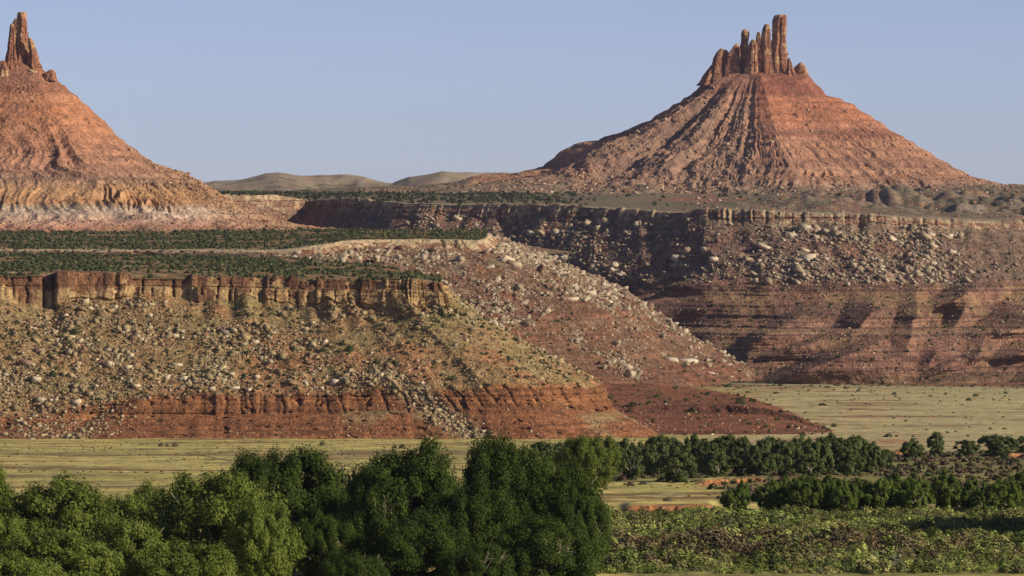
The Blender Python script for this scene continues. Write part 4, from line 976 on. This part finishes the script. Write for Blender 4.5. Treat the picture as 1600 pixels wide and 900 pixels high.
def tube(pts, rad, sides=6):
    pts = np.array(pts, float); n = len(pts); V = []
    for i in range(n):
        t = pts[min(i + 1, n - 1)] - pts[max(i - 1, 0)]; t /= np.linalg.norm(t) + 1e-9
        a = np.cross(t, (0.3, 0.9, 0.1)); a /= np.linalg.norm(a); b = np.cross(t, a)
        for k in range(sides):
            q = 2 * math.pi * k / sides; V.append(pts[i] + rad[i] * (math.cos(q) * a + math.sin(q) * b))
    F = [[i * sides + k, i * sides + (k + 1) % sides, (i + 1) * sides + (k + 1) % sides, (i + 1) * sides + k] for i in range(n - 1) for k in range(sides)]
    return np.array(V), np.array(F)

def make_tree(seed, h, rx, leafs, leaf, puffs, mat, low=0.12, bare=0, trunk_col=(0.33, 0.28, 0.21), feather=1.0):
    """returns an Empty with trunk and crown meshes: limbs fan up from the trunk, foliage tufts hang on their ends"""
    r = np.random.default_rng(seed)
    V, F, off = [], [], 0
    def add(pts, rad, s=6):
        nonlocal off
        v, f = tube(pts, rad, s); V.append(v); F.append(f + off); off += len(v)
    tp = np.array([r.normal(0, .03) * h, r.normal(0, .03) * h, h * 0.28])
    add([(0, 0, -0.5), tp * (0.6, 0.6, 0.5), tp, tp + [0, 0, 0.3 * h]], np.array([0.030, 0.024, 0.020, 0.006]) * h, 8)
    pc = []
    # lumpy hull
    def hull(u):
        k = 1 + 0.30 * noise3(u[:, 0] * 1.6 + seed, u[:, 1] * 1.6, u[:, 2] * 1.6) + 0.16 * noise3(u[:, 0] * 4 + seed, u[:, 1] * 4, u[:, 2] * 4)
        return k
    u = r.normal(size=(puffs, 3)); u /= np.linalg.norm(u, axis=1)[:, None]
    rad = r.random(puffs) ** 0.33; rad = np.where(r.random(puffs) < 0.7, 0.74 + 0.26 * rad, rad)
    k = hull(u) * rad
    cz = h * (0.5 + low * 0.5); hz = h * (1 - low) * 0.5
    c = u * k[:, None] * np.array([rx, rx, hz]) * 0.86
    c[:, 2] = np.where(c[:, 2] < 0, c[:, 2] * 1.0, c[:, 2]) + cz
    flare = np.where(u[:, 2] < -0.4, 0.85, 1.0); c[:, :2] *= flare[:, None]
    pr = rx * r.uniform(0.15, 0.27, puffs) * (0.8 + 0.4 * r.random(puffs))
    # limbs to a subset of tufts
    for i in r.choice(puffs, min(puffs, 16), replace=False):
        e = c[i]; mid = tp + (e - tp) * 0.5 + r.normal(0, 0.04, 3) * h
        add([tp * (1, 1, 0.8), mid, e], np.array([0.012, 0.008, 0.002]) * h, 5)
    for b in range(bare):
        an = r.uniform(-2.9, -0.3); e = np.array([math.cos(an) * rx * r.uniform(.5, .95), math.sin(an) * rx * 1.02, h * r.uniform(.6, .95)])
        s0 = tp + (e - tp) * 0.35
        add([s0, s0 + (e - s0) * 0.55 + r.normal(0, .02, 3) * h, e], np.array([0.009, 0.007, 0.003]) * h, 5)
        for q in range(3):
            s1 = s0 + (e - s0) * r.uniform(.5, .85); add([s1, s1 + r.normal(0, .05, 3) * h + [0, 0, .03 * h]], np.array([0.004, 0.0015]) * h, 4)
    w_ = pr ** 2; w_ /= w_.sum(); pi = r.choice(puffs, leafs, p=w_)
    d = r.normal(size=(leafs, 3)); d /= np.linalg.norm(d, axis=1)[:, None]
    d[:, 2] = np.where(d[:, 2] < -0.3, -d[:, 2] * 0.6, d[:, 2])
    rr = r.random(leafs) ** 0.4
    out = c[pi] - np.array([0, 0, h * 0.35]); out /= np.linalg.norm(out, axis=1)[:, None]
    pos = c[pi] + d * (pr[pi] * rr)[:, None] * np.array([0.74, 0.74, 1.5]) + out * (pr[pi] * 0.5 * rr * feather)[:, None] * r.random((leafs, 1))
    nrm = d * 0.9 + out * 0.5 + r.normal(0, 0.45, (leafs, 3)); nrm /= np.linalg.norm(nrm, axis=1)[:, None]
    ax = np.array([0, 0, 1.5]) + out * 0.8 + r.normal(0, 0.5, (leafs, 3))
    L = leaf * r.uniform(0.7, 1.5, leafs); LV, LF = leaf_quads(pos, nrm, ax, L * 1.5, L * 0.75)
    root = bpy.data.objects.new('cottonwood_tree', None); COL.objects.link(root); root.empty_display_size = 1
    TV = np.concatenate(V); TF = np.concatenate(F)
    mesh_np('trunk', TV, TF, M_bark, np.broadcast_to(trunk_col, TV.shape), parent=root, smooth=True)
    mesh_np('crown', LV, LF, mat, parent=root)
    root['h0'] = h; root['r0'] = rx
    return root

def dup(root):
    c = root.copy(); COL.objects.link(c)
    for ch_ in list(root.children):
        d = ch_.copy(); COL.objects.link(d); d.parent = c
    return c

class Kind:
    def __init__(s, protos): s.p = protos; s.used = [False] * len(protos); s.i = 0
    def place(s, px, toprow, d, wpx, label, group, baserow=None, vi=None, name=None):
        i = (s.i if vi is None else vi) % len(s.p); s.i += 1
        pr = s.p[i]; h0, r0 = s.h[i]
        o = pr if not s.used[i] else dup(pr); s.used[i] = True
        x = (px - 800) / FPX * d; g = float(gz(np.array([x]), np.array([d]))[0])
        if baserow is not None: g = CAMZ - (baserow - HROW) / FPX * d
        top = CAMZ - (toprow - HROW) / FPX * d
        hh = (top - g) / h0 / 1.03; ww = wpx / FPX * d / (2 * r0)
        o.location = (x, d, g - 0.1); o.scale = (ww, ww, hh); o.rotation_euler = (0, 0, random.uniform(0, 6.28))
        if name: o.name = name
        tag(o, label, 'tree', group); return o
def kind(protos):
    k = Kind(protos); k.h = [(p['h0'], p['r0']) for p in protos]
    for p in protos:
        del p['h0']; del p['r0']
    return k

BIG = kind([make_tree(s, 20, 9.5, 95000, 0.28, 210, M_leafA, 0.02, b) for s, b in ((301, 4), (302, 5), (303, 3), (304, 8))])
BRT = kind([make_tree(s, 16, 8, 78000, 0.27, 190, M_leafB, 0.0, 1, feather=1.6) for s in (311, 312, 313)])
MID = kind([make_tree(s, 8, 4.2, 13000, 0.32, 80, M_leafM, -0.08, 0) for s in (321, 322, 323, 324)])
FAR = kind([make_tree(s, 10, 4.6, 9000, 0.45, 75, M_leafC, -0.08, 1) for s in (331, 332, 333, 334)])

FG = 'dark cottonwoods filling the foreground'
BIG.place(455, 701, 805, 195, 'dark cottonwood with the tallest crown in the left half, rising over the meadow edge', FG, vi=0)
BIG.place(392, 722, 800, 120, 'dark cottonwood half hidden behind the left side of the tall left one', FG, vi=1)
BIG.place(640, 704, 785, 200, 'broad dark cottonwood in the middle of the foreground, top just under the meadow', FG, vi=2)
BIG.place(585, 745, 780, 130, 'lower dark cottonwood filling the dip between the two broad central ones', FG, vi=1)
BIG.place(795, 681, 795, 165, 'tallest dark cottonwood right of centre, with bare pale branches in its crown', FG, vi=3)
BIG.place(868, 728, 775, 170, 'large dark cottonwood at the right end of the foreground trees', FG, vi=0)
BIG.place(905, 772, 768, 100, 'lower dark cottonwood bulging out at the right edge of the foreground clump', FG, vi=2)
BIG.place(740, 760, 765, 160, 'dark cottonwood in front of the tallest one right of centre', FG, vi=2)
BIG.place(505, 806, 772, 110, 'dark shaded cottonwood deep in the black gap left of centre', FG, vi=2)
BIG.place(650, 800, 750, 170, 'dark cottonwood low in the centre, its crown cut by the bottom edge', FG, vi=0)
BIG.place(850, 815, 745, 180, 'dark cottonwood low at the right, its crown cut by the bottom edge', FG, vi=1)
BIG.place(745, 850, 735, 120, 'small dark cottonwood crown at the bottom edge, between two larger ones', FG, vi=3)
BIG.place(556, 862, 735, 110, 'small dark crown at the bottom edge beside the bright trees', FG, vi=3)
BG_ = 'bright green cottonwoods at the lower left'
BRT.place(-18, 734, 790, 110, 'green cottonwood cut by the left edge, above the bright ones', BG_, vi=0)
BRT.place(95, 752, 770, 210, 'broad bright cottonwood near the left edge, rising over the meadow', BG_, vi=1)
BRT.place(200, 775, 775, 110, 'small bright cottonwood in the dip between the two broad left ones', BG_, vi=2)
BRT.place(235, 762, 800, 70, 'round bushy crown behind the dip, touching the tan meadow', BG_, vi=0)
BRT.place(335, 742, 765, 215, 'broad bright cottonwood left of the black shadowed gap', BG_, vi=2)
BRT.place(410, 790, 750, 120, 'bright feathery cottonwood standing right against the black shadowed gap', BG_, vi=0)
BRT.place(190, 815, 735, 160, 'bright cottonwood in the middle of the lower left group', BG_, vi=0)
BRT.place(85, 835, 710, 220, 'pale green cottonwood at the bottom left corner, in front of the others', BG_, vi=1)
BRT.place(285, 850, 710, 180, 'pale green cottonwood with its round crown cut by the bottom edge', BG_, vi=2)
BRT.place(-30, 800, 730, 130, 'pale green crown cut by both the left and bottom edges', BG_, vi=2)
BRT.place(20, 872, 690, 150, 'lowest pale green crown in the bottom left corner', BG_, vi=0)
BRT.place(918, 682, 1120, 105, 'yellow-green cottonwood with bare twigs, behind the right end of the dark clump', None, vi=2)

GF = 'trees of the far grove beyond the pale meadow'
GL = []
TORD = ['leftmost'] + ORD[1:] + ['fifteenth', 'sixteenth', 'seventeenth', 'eighteenth', 'nineteenth', 'twentieth']
for (px, top, d, wd) in [(845, 690, 1300, 50), (870, 686, 1320, 50), (975, 684, 1260, 42), (1003, 690, 1250, 40), (1038, 678, 1280, 46), (1025, 692, 1240, 40), (1085, 680, 1270, 44), (1110, 688, 1250, 40),
                         (1135, 674, 1300, 42), (1160, 682, 1260, 44), (1182, 690, 1240, 36), (1205, 682, 1280, 42), (1228, 686, 1250, 42), (1250, 680, 1290, 40), (1275, 686, 1260, 40), (1297, 678, 1300, 42), (1318, 682, 1270, 40), (1340, 674, 1320, 44), (1358, 690, 1280, 36),
                         (1120, 702, 1225, 38), (1195, 704, 1225, 40), (1265, 704, 1230, 40), (1330, 706, 1240, 40)]:
    GL.append((px, top, d, wd))
GL.sort(); nth_a = nth_b = 0
for (px, top, d, wd) in GL:
    if d < 1232 and top > 700: lab = ORD[nth_a] + ' from the left of the low trees along the front of the far grove'; nth_a += 1
    else: lab = TORD[nth_b] + ' from the left in the main line of the far grove'; nth_b += 1
    FAR.place(px, top + random.uniform(-3, 5), d, wd * 1.3, lab + (', a dark green tree' if 'low' not in lab else ''), GF, name='grove_tree')
FAR.place(1060, 694, 1185, 62, 'broad grove tree standing forward of the far row, at the edge of the pale meadow', GF, name='grove_tree')
FAR.place(985, 700, 1205, 44, 'low grove tree at the left edge of the pale meadow', GF, name='grove_tree')
FAR.place(1382, 700, 1330, 30, 'last low tree at the right end of the far grove', GF, name='grove_tree')
GS = 'separate trees beyond the right scrub'
FAR.place(1426, 686, 1480, 38, 'small round tree alone right of the far grove', GS, name='grove_tree')
FAR.place(1462, 674, 1560, 30, 'small upright tree with a narrow top beside the orange bank', GS, name='grove_tree')
FAR.place(1510, 686, 1560, 44, 'low spreading tree between the upright one and the broad right one', GS, name='grove_tree')
FAR.place(1560, 677, 1520, 62, 'broad dome-shaped tree at the right, near the frame edge, beyond the scrub', GS, name='grove_tree')
FAR.place(1600, 682, 1560, 50, 'tree cut by the right edge behind the broad dome-shaped one', GS, name='grove_tree')
FAR.place(1338, 688, 1420, 26, 'small tree peeping out behind the right end of the far grove', GS, name='grove_tree')

GM = 'trees of the dense row at the right'
for nm, (px, top, d, wd) in enumerate( [(1205, 757, 1005, 44), (1232, 752, 1010, 46), (1262, 752, 1000, 48), (1292, 750, 1012, 44), (1318, 756, 1000, 44), (1345, 752, 1010, 44), (1372, 748, 1004, 48),
                         (1402, 748, 1015, 46), (1430, 752, 1003, 44), (1520, 746, 1015, 40), (1570, 756, 1003, 46), (1598, 746, 1010, 46)]):
    MID.place(px, top - 3 + random.uniform(-4, 5), d, wd * 1.35, 'rounded green tree, ' + ORD[nm] + ' from the left in the packed right row of even height', GM, name='cottonwood_tree')
MID.place(1476, 738, 1010, 58, 'tallest dark tree of the dense row at the right', GM, vi=1)
MID.place(1540, 768, 1000, 44, 'lower yellowish tree in the gap right of the tallest one of the row', GM, vi=0)
MID.place(1148, 764, 1002, 52, 'separate rounded tree standing just left of the dense right row', GM, vi=2)
MID.place(1160, 752, 1015, 24, 'slim small tree between the separate rounded tree and the dense row', GM, vi=3)
# tall trees just outside the right edge, whose shadow lies on the scrub
for nt, (x, d, h_, w_) in enumerate([(113, 934, 19, 20), (114, 920, 23, 20), (122, 908, 26, 20), (128, 926, 26, 20), (118, 946, 20, 18)]):
    px = 800 + x * FPX / d; g = 61.5
    BIG.place(px, HROW + (g - h_) * FPX / d, d, w_ * FPX / d, 'tall cottonwood just right of the scrub, ' + ORD[nt] + ' counted from the open valley', 'tall cottonwoods right of the scrub', vi=int(x) % 4)

# ---- shrubs
def shrub_variant(seed, n, leaf, flat=0.8):
    r = np.random.default_rng(seed); u = r.normal(size=(n, 3)); u /= np.linalg.norm(u, axis=1)[:, None]; u[:, 2] = np.abs(u[:, 2])
    k = (0.55 + 0.45 * r.random(n)) * (1 + 0.35 * noise3(u[:, 0] * 2.5 + seed, u[:, 1] * 2.5, u[:, 2] * 2.5))
    p = u * k[:, None] * (0.5, 0.5, flat)
    nrm = u + r.normal(0, 0.4, (n, 3)); nrm /= np.linalg.norm(nrm, axis=1)[:, None]
    L = leaf * r.uniform(0.7, 1.4, n); V, F = leaf_quads(p, nrm, np.array([0, 0, 1.0]) + u * 0.5 + r.normal(0, .4, (n, 3)), L * 1.4, L)
    return V, F
SHN = [shrub_variant(401 + i, 170, 0.115) for i in range(5)]
SHF = [shrub_variant(411 + i, 46, 0.30) for i in range(5)]

def scatter_bush(name, P, size, cols, r, variants, label, h=0.8):
    n = len(P); scl = size[:, None] * np.stack([r.uniform(.9, 1.2, n), r.uniform(.9, 1.2, n), h * r.uniform(.8, 1.25, n)], -1)
    V, F, C = merge(variants, r.integers(0, len(variants), n), P, scl, rotm(n, r.uniform(0, 6.28, n), np.zeros(n)), cols)
    return tag(mesh_np(name, V, F, M_bush, C), label, 'scrub', None, 'stuff')

def field_pts(n, r, p0, p1, d0, d1, dens=None):
    out = []
    px = r.uniform(p0, p1, n); d = np.sqrt(r.uniform(d0 * d0, d1 * d1, n)); x = (px - 800) / FPX * d
    if dens is not None:
        k = r.random(n) < dens(px, d, x); px, d, x = px[k], d[k], x[k]
    return np.stack([x, d, gz(x, d)], -1), px

r = np.random.default_rng(77)
# the scrub belt at the front right
P_, px = field_pts(8200, r, 900, 1720, 806, 1004, lambda px, d, x: (px > 930 + 25 * noise2(d / 14, d * 0)) * (0.55 + 0.6 * sm(-0.2, 0.3, fbm2(x / 12, d / 22, 3, 3))))
n = len(P_); dn = P_[:, 1] + 10 * fbm2(P_[:, 0] / 14, P_[:, 1] / 20, 2, 9)
cG = np.array([(0.12, 0.16, 0.042), (0.15, 0.19, 0.048), (0.18, 0.215, 0.055), (0.20, 0.225, 0.060), (0.20, 0.20, 0.070), (0.23, 0.22, 0.085)])
c = cG[np.clip((3 + 4 * fbm2(P_[:, 0] / 9, P_[:, 1] / 16, 2, 31) + r.normal(0, 1.2, n)), 0, 5).astype(int)] * np.clip(0.95 + 1.1 * fbm2(P_[:, 0] / 16, P_[:, 1] / 30, 3, 51), 0.5, 1.35)[:, None] * r.uniform(.8, 1.25, (n, 1))
brn = np.exp(-((dn - 870) / 22.0) ** 2) * (1 - 0.7 * sm(1330, 1480, px))
kb = r.random(n) < 0.95 * brn; c *= 1.2; c[kb] = np.array([(0.17, 0.135, 0.07), (0.15, 0.125, 0.068), (0.19, 0.135, 0.065)])[r.integers(0, 3, kb.sum())]
dry = (r.random(n) < 0.07); c[dry] = (0.17, 0.165, 0.085)
scatter_bush('valley_scrub', P_, (0.8 + 2.0 * r.random(n) ** 1.6) * (1 + 0.5 * brn) * (1 + 0.5 * np.clip(2 * fbm2(P_[:, 0] / 10, P_[:, 1] / 20, 2, 71), -0.8, 1)) * (1 - 0.3 * sm(960, 1000, P_[:, 1])), c, r, SHN, 'green and brown scrub covering the valley floor at the lower right', 0.75)
# thin scrub between the groves and on the meadows
P_, px = field_pts(2600, r, 930, 1680, 1045, 1640, lambda px, d, x: np.where((px < 1110) & (d < 1180), 0.05, 0.75))
n = len(P_); c = np.array([(0.10, 0.105, 0.045), (0.075, 0.085, 0.035), (0.14, 0.12, 0.065), (0.12, 0.085, 0.06)])[r.integers(0, 4, n)]
scatter_bush('wash_scrub', P_, r.uniform(0.8, 2.6, n), c, r, SHF, 'olive and brown scrub between the two groves at the right', 0.6)
P_, px = field_pts(5200, r, -60, 1120, 1010, 2150, lambda px, d, x: sm(0.0, 0.35, fbm2(x / 30, d / 60, 3, 61)) + 0.06)
n = len(P_); scatter_bush('meadow_tufts', P_, r.uniform(0.3, 0.9, n), np.array([(0.16, 0.14, 0.06), (0.22, 0.20, 0.09), (0.12, 0.115, 0.05)])[r.integers(0, 3, n)], r, SHF, 'scattered dark tufts on the left meadow', 0.5)
P_, px = field_pts(1500, r, 1050, 1650, 2000, 3750, lambda px, d, x: 0.25 + 0.5 * sm(3500, 3700, d))
n = len(P_); scatter_bush('far_meadow_tufts', P_, r.uniform(0.6, 1.8, n) + 2.0 * (r.random(n) < 0.04) + 1.6 * sm(3550, 3700, P_[:, 1]) * r.random(n), np.tile((0.08, 0.095, 0.045), (n, 1)), r, SHF, 'small dark shrubs dotting the far right meadow', 0.55)

def sheet_bush(name, s, n, dens, smin, smax, cols, seed, label, h=0.8):
    r = np.random.default_rng(seed); p, iy, ix = sample(s, n, dens, r)
    sz = smin + (smax - smin) * r.random(n) ** 2
    c = np.array(cols)[r.integers(0, len(cols), n)] * r.uniform(.8, 1.2, (n, 1))
    return scatter_bush(name, p - [0, 0, 0.1], sz, c, r, SHF, label, h)
JUN = [(0.085, 0.105, 0.045), (0.07, 0.09, 0.04), (0.11, 0.115, 0.055)]
nb = fbm(B.P, 50, 3, 21)
sheet_bush('bench_junipers', B, 5200, (1 - sm(0.95, 0.995, ZB)) * (0.10 + sm(-0.08, 0.15, nb)), 1.0, 3.0, JUN, 31, 'dark juniper scrub covering the bench above the near cliff')
nb = fbm(C_.P, 60, 3, 22)
sheet_bush('upper_bench_junipers', C_, 8500, (1 - sm(0.93, 0.98, ZC)) * (0.12 + sm(-0.15, 0.15, nb)) * (1 - 0.4 * sm(520, 600, PXc)), 1.2, 3.4, JUN, 32, 'dark juniper scrub covering the upper bench below the left butte')
sheet_bush('plateau_junipers', D, 2600, sm(1.2, 1.6, ZD) * (1 - sm(2.95, 3.0, ZD)) * (0.05 + 1.0 * (1 - sm(800, 950, PXd))) * (PXd > 280), 2.5, 6.0, [(0.07, 0.08, 0.04), (0.08, 0.085, 0.045)], 33, 'line of dark junipers on the far plateau below the hills')
TS = [(0.13, 0.12, 0.05), (0.10, 0.10, 0.045), (0.15, 0.13, 0.06), (0.065, 0.085, 0.035)]
sheet_bush('near_slope_brush', B, 6500, sm(1.98, 2.1, ZB) * (1 - sm(2.98, 3.02, ZB)) * (0.5 + sm(-0.1, 0.3, fbm(B.P, 15, 3, 2))), 0.6, 1.9, TS, 34, 'low olive brush between the rocks of the near talus')
sheet_bush('middle_slope_brush', C_, 1100, sm(2.0, 2.2, ZC), 1.0, 2.6, TS, 35, 'low dark brush on the middle boulder slope')
sheet_bush('far_slope_brush', D, 2600, sm(4.0, 4.2, ZD) * sm(700, 800, PXd), 1.2, 3.2, TS, 36, 'low dark brush on the far mesa slopes')
sheet_bush('rise_brush', H, 240, (H.Z > 1.0) * 1.0, 0.8, 2.6, TS, 37, 'dark brush on the low red rise')

# individual bushes that stand out
def lone_bush(pos, size, c, label, group=None, name='shrub', vi=0, h=0.8):
    V, F = SHN[vi % 5]
    o = mesh_np(name, V, F, M_bush, np.broadcast_to(c, V.shape)); o.location = pos; o.scale = (size, size, size * h)
    o.rotation_euler = (0, 0, vi * 1.3); return tag(o, label, 'shrub', group)
for i, (s, px, row, sz, lab) in enumerate([
    (B, 547, 548, 4.6, 'dark green bush in the gully of the near talus, right of the round pale boulder'),
    (B, 536, 540, 3.6, 'smaller dark green bush touching the upper left of the gully bush'),
    (B, 503, 549, 3.0, 'dark green bush in the gully left of the bigger pair'),
    (B, 588, 568, 3.4, 'dark green bush lowest in the talus gully'),
    (B, 458, 484, 3.2, 'dark green bush just under the near cliff'),
    (B, 82, 588, 4.2, 'dark grey-green bush low at the left end of the near talus'),
    (B, 117, 521, 4.6, 'dark green bush on the upper left of the near talus'),
    (H, 1155, 631, 4.2, 'dark bush on the brow of the low red rise'),
    (H, 1082, 644, 4.6, 'dark bush in the middle of the low red rise'),
    (H, 988, 634, 4.4, 'dark bush at the left of the low red rise')]):
    lone_bush(sheet_at(s, px, row), sz, (0.05, 0.075, 0.03), lab, 'bushes standing out on the slopes', vi=i)
for i, (px, d, sz, c, lab) in enumerate([
    (252, 1950, 2.6, (0.17, 0.13, 0.09), 'leftmost grey-brown bush of the small cluster on the left meadow'),
    (262, 1940, 2.0, (0.17, 0.13, 0.09), 'middle grey-brown bush of the small cluster on the left meadow'),
    (273, 1955, 3.0, (0.17, 0.13, 0.09), 'rightmost grey-brown bush of the small cluster on the left meadow'),
    (504, 2010, 3.4, (0.16, 0.16, 0.10), 'grey-green bush at the top edge of the left meadow, above the dark trees'),
    (616, 1900, 2.4, (0.06, 0.06, 0.03), 'dark bush on the left meadow below the rubble chute, left of its neighbour'),
    (628, 1900, 2.8, (0.06, 0.06, 0.03), 'dark bush on the left meadow below the rubble chute, right of its neighbour'),
    (1254, 2230, 3.6, (0.05, 0.07, 0.03), 'dark round bush at the tip of the low red rise'),
    (1303, 2400, 3.2, (0.05, 0.07, 0.03), 'dark round bush on the pale far meadow past the tip of the rise'),
    (1540, 880, 3.4, (0.19, 0.20, 0.13), 'pale grey-green bush near the bottom right of the scrub'),
    (1395, 826, 3.6, (0.20, 0.20, 0.13), 'pale grey-green bush at the bottom edge of the scrub'),
    (1365, 828, 3.0, (0.19, 0.19, 0.12), 'smaller pale bush left of the pale one at the bottom edge')]):
    x = (px - 800) / FPX * d
    lone_bush((x, d, float(gz(np.array([x]), np.array([d]))[0])), sz, c, lab, 'bushes standing out on the valley floor', vi=i)
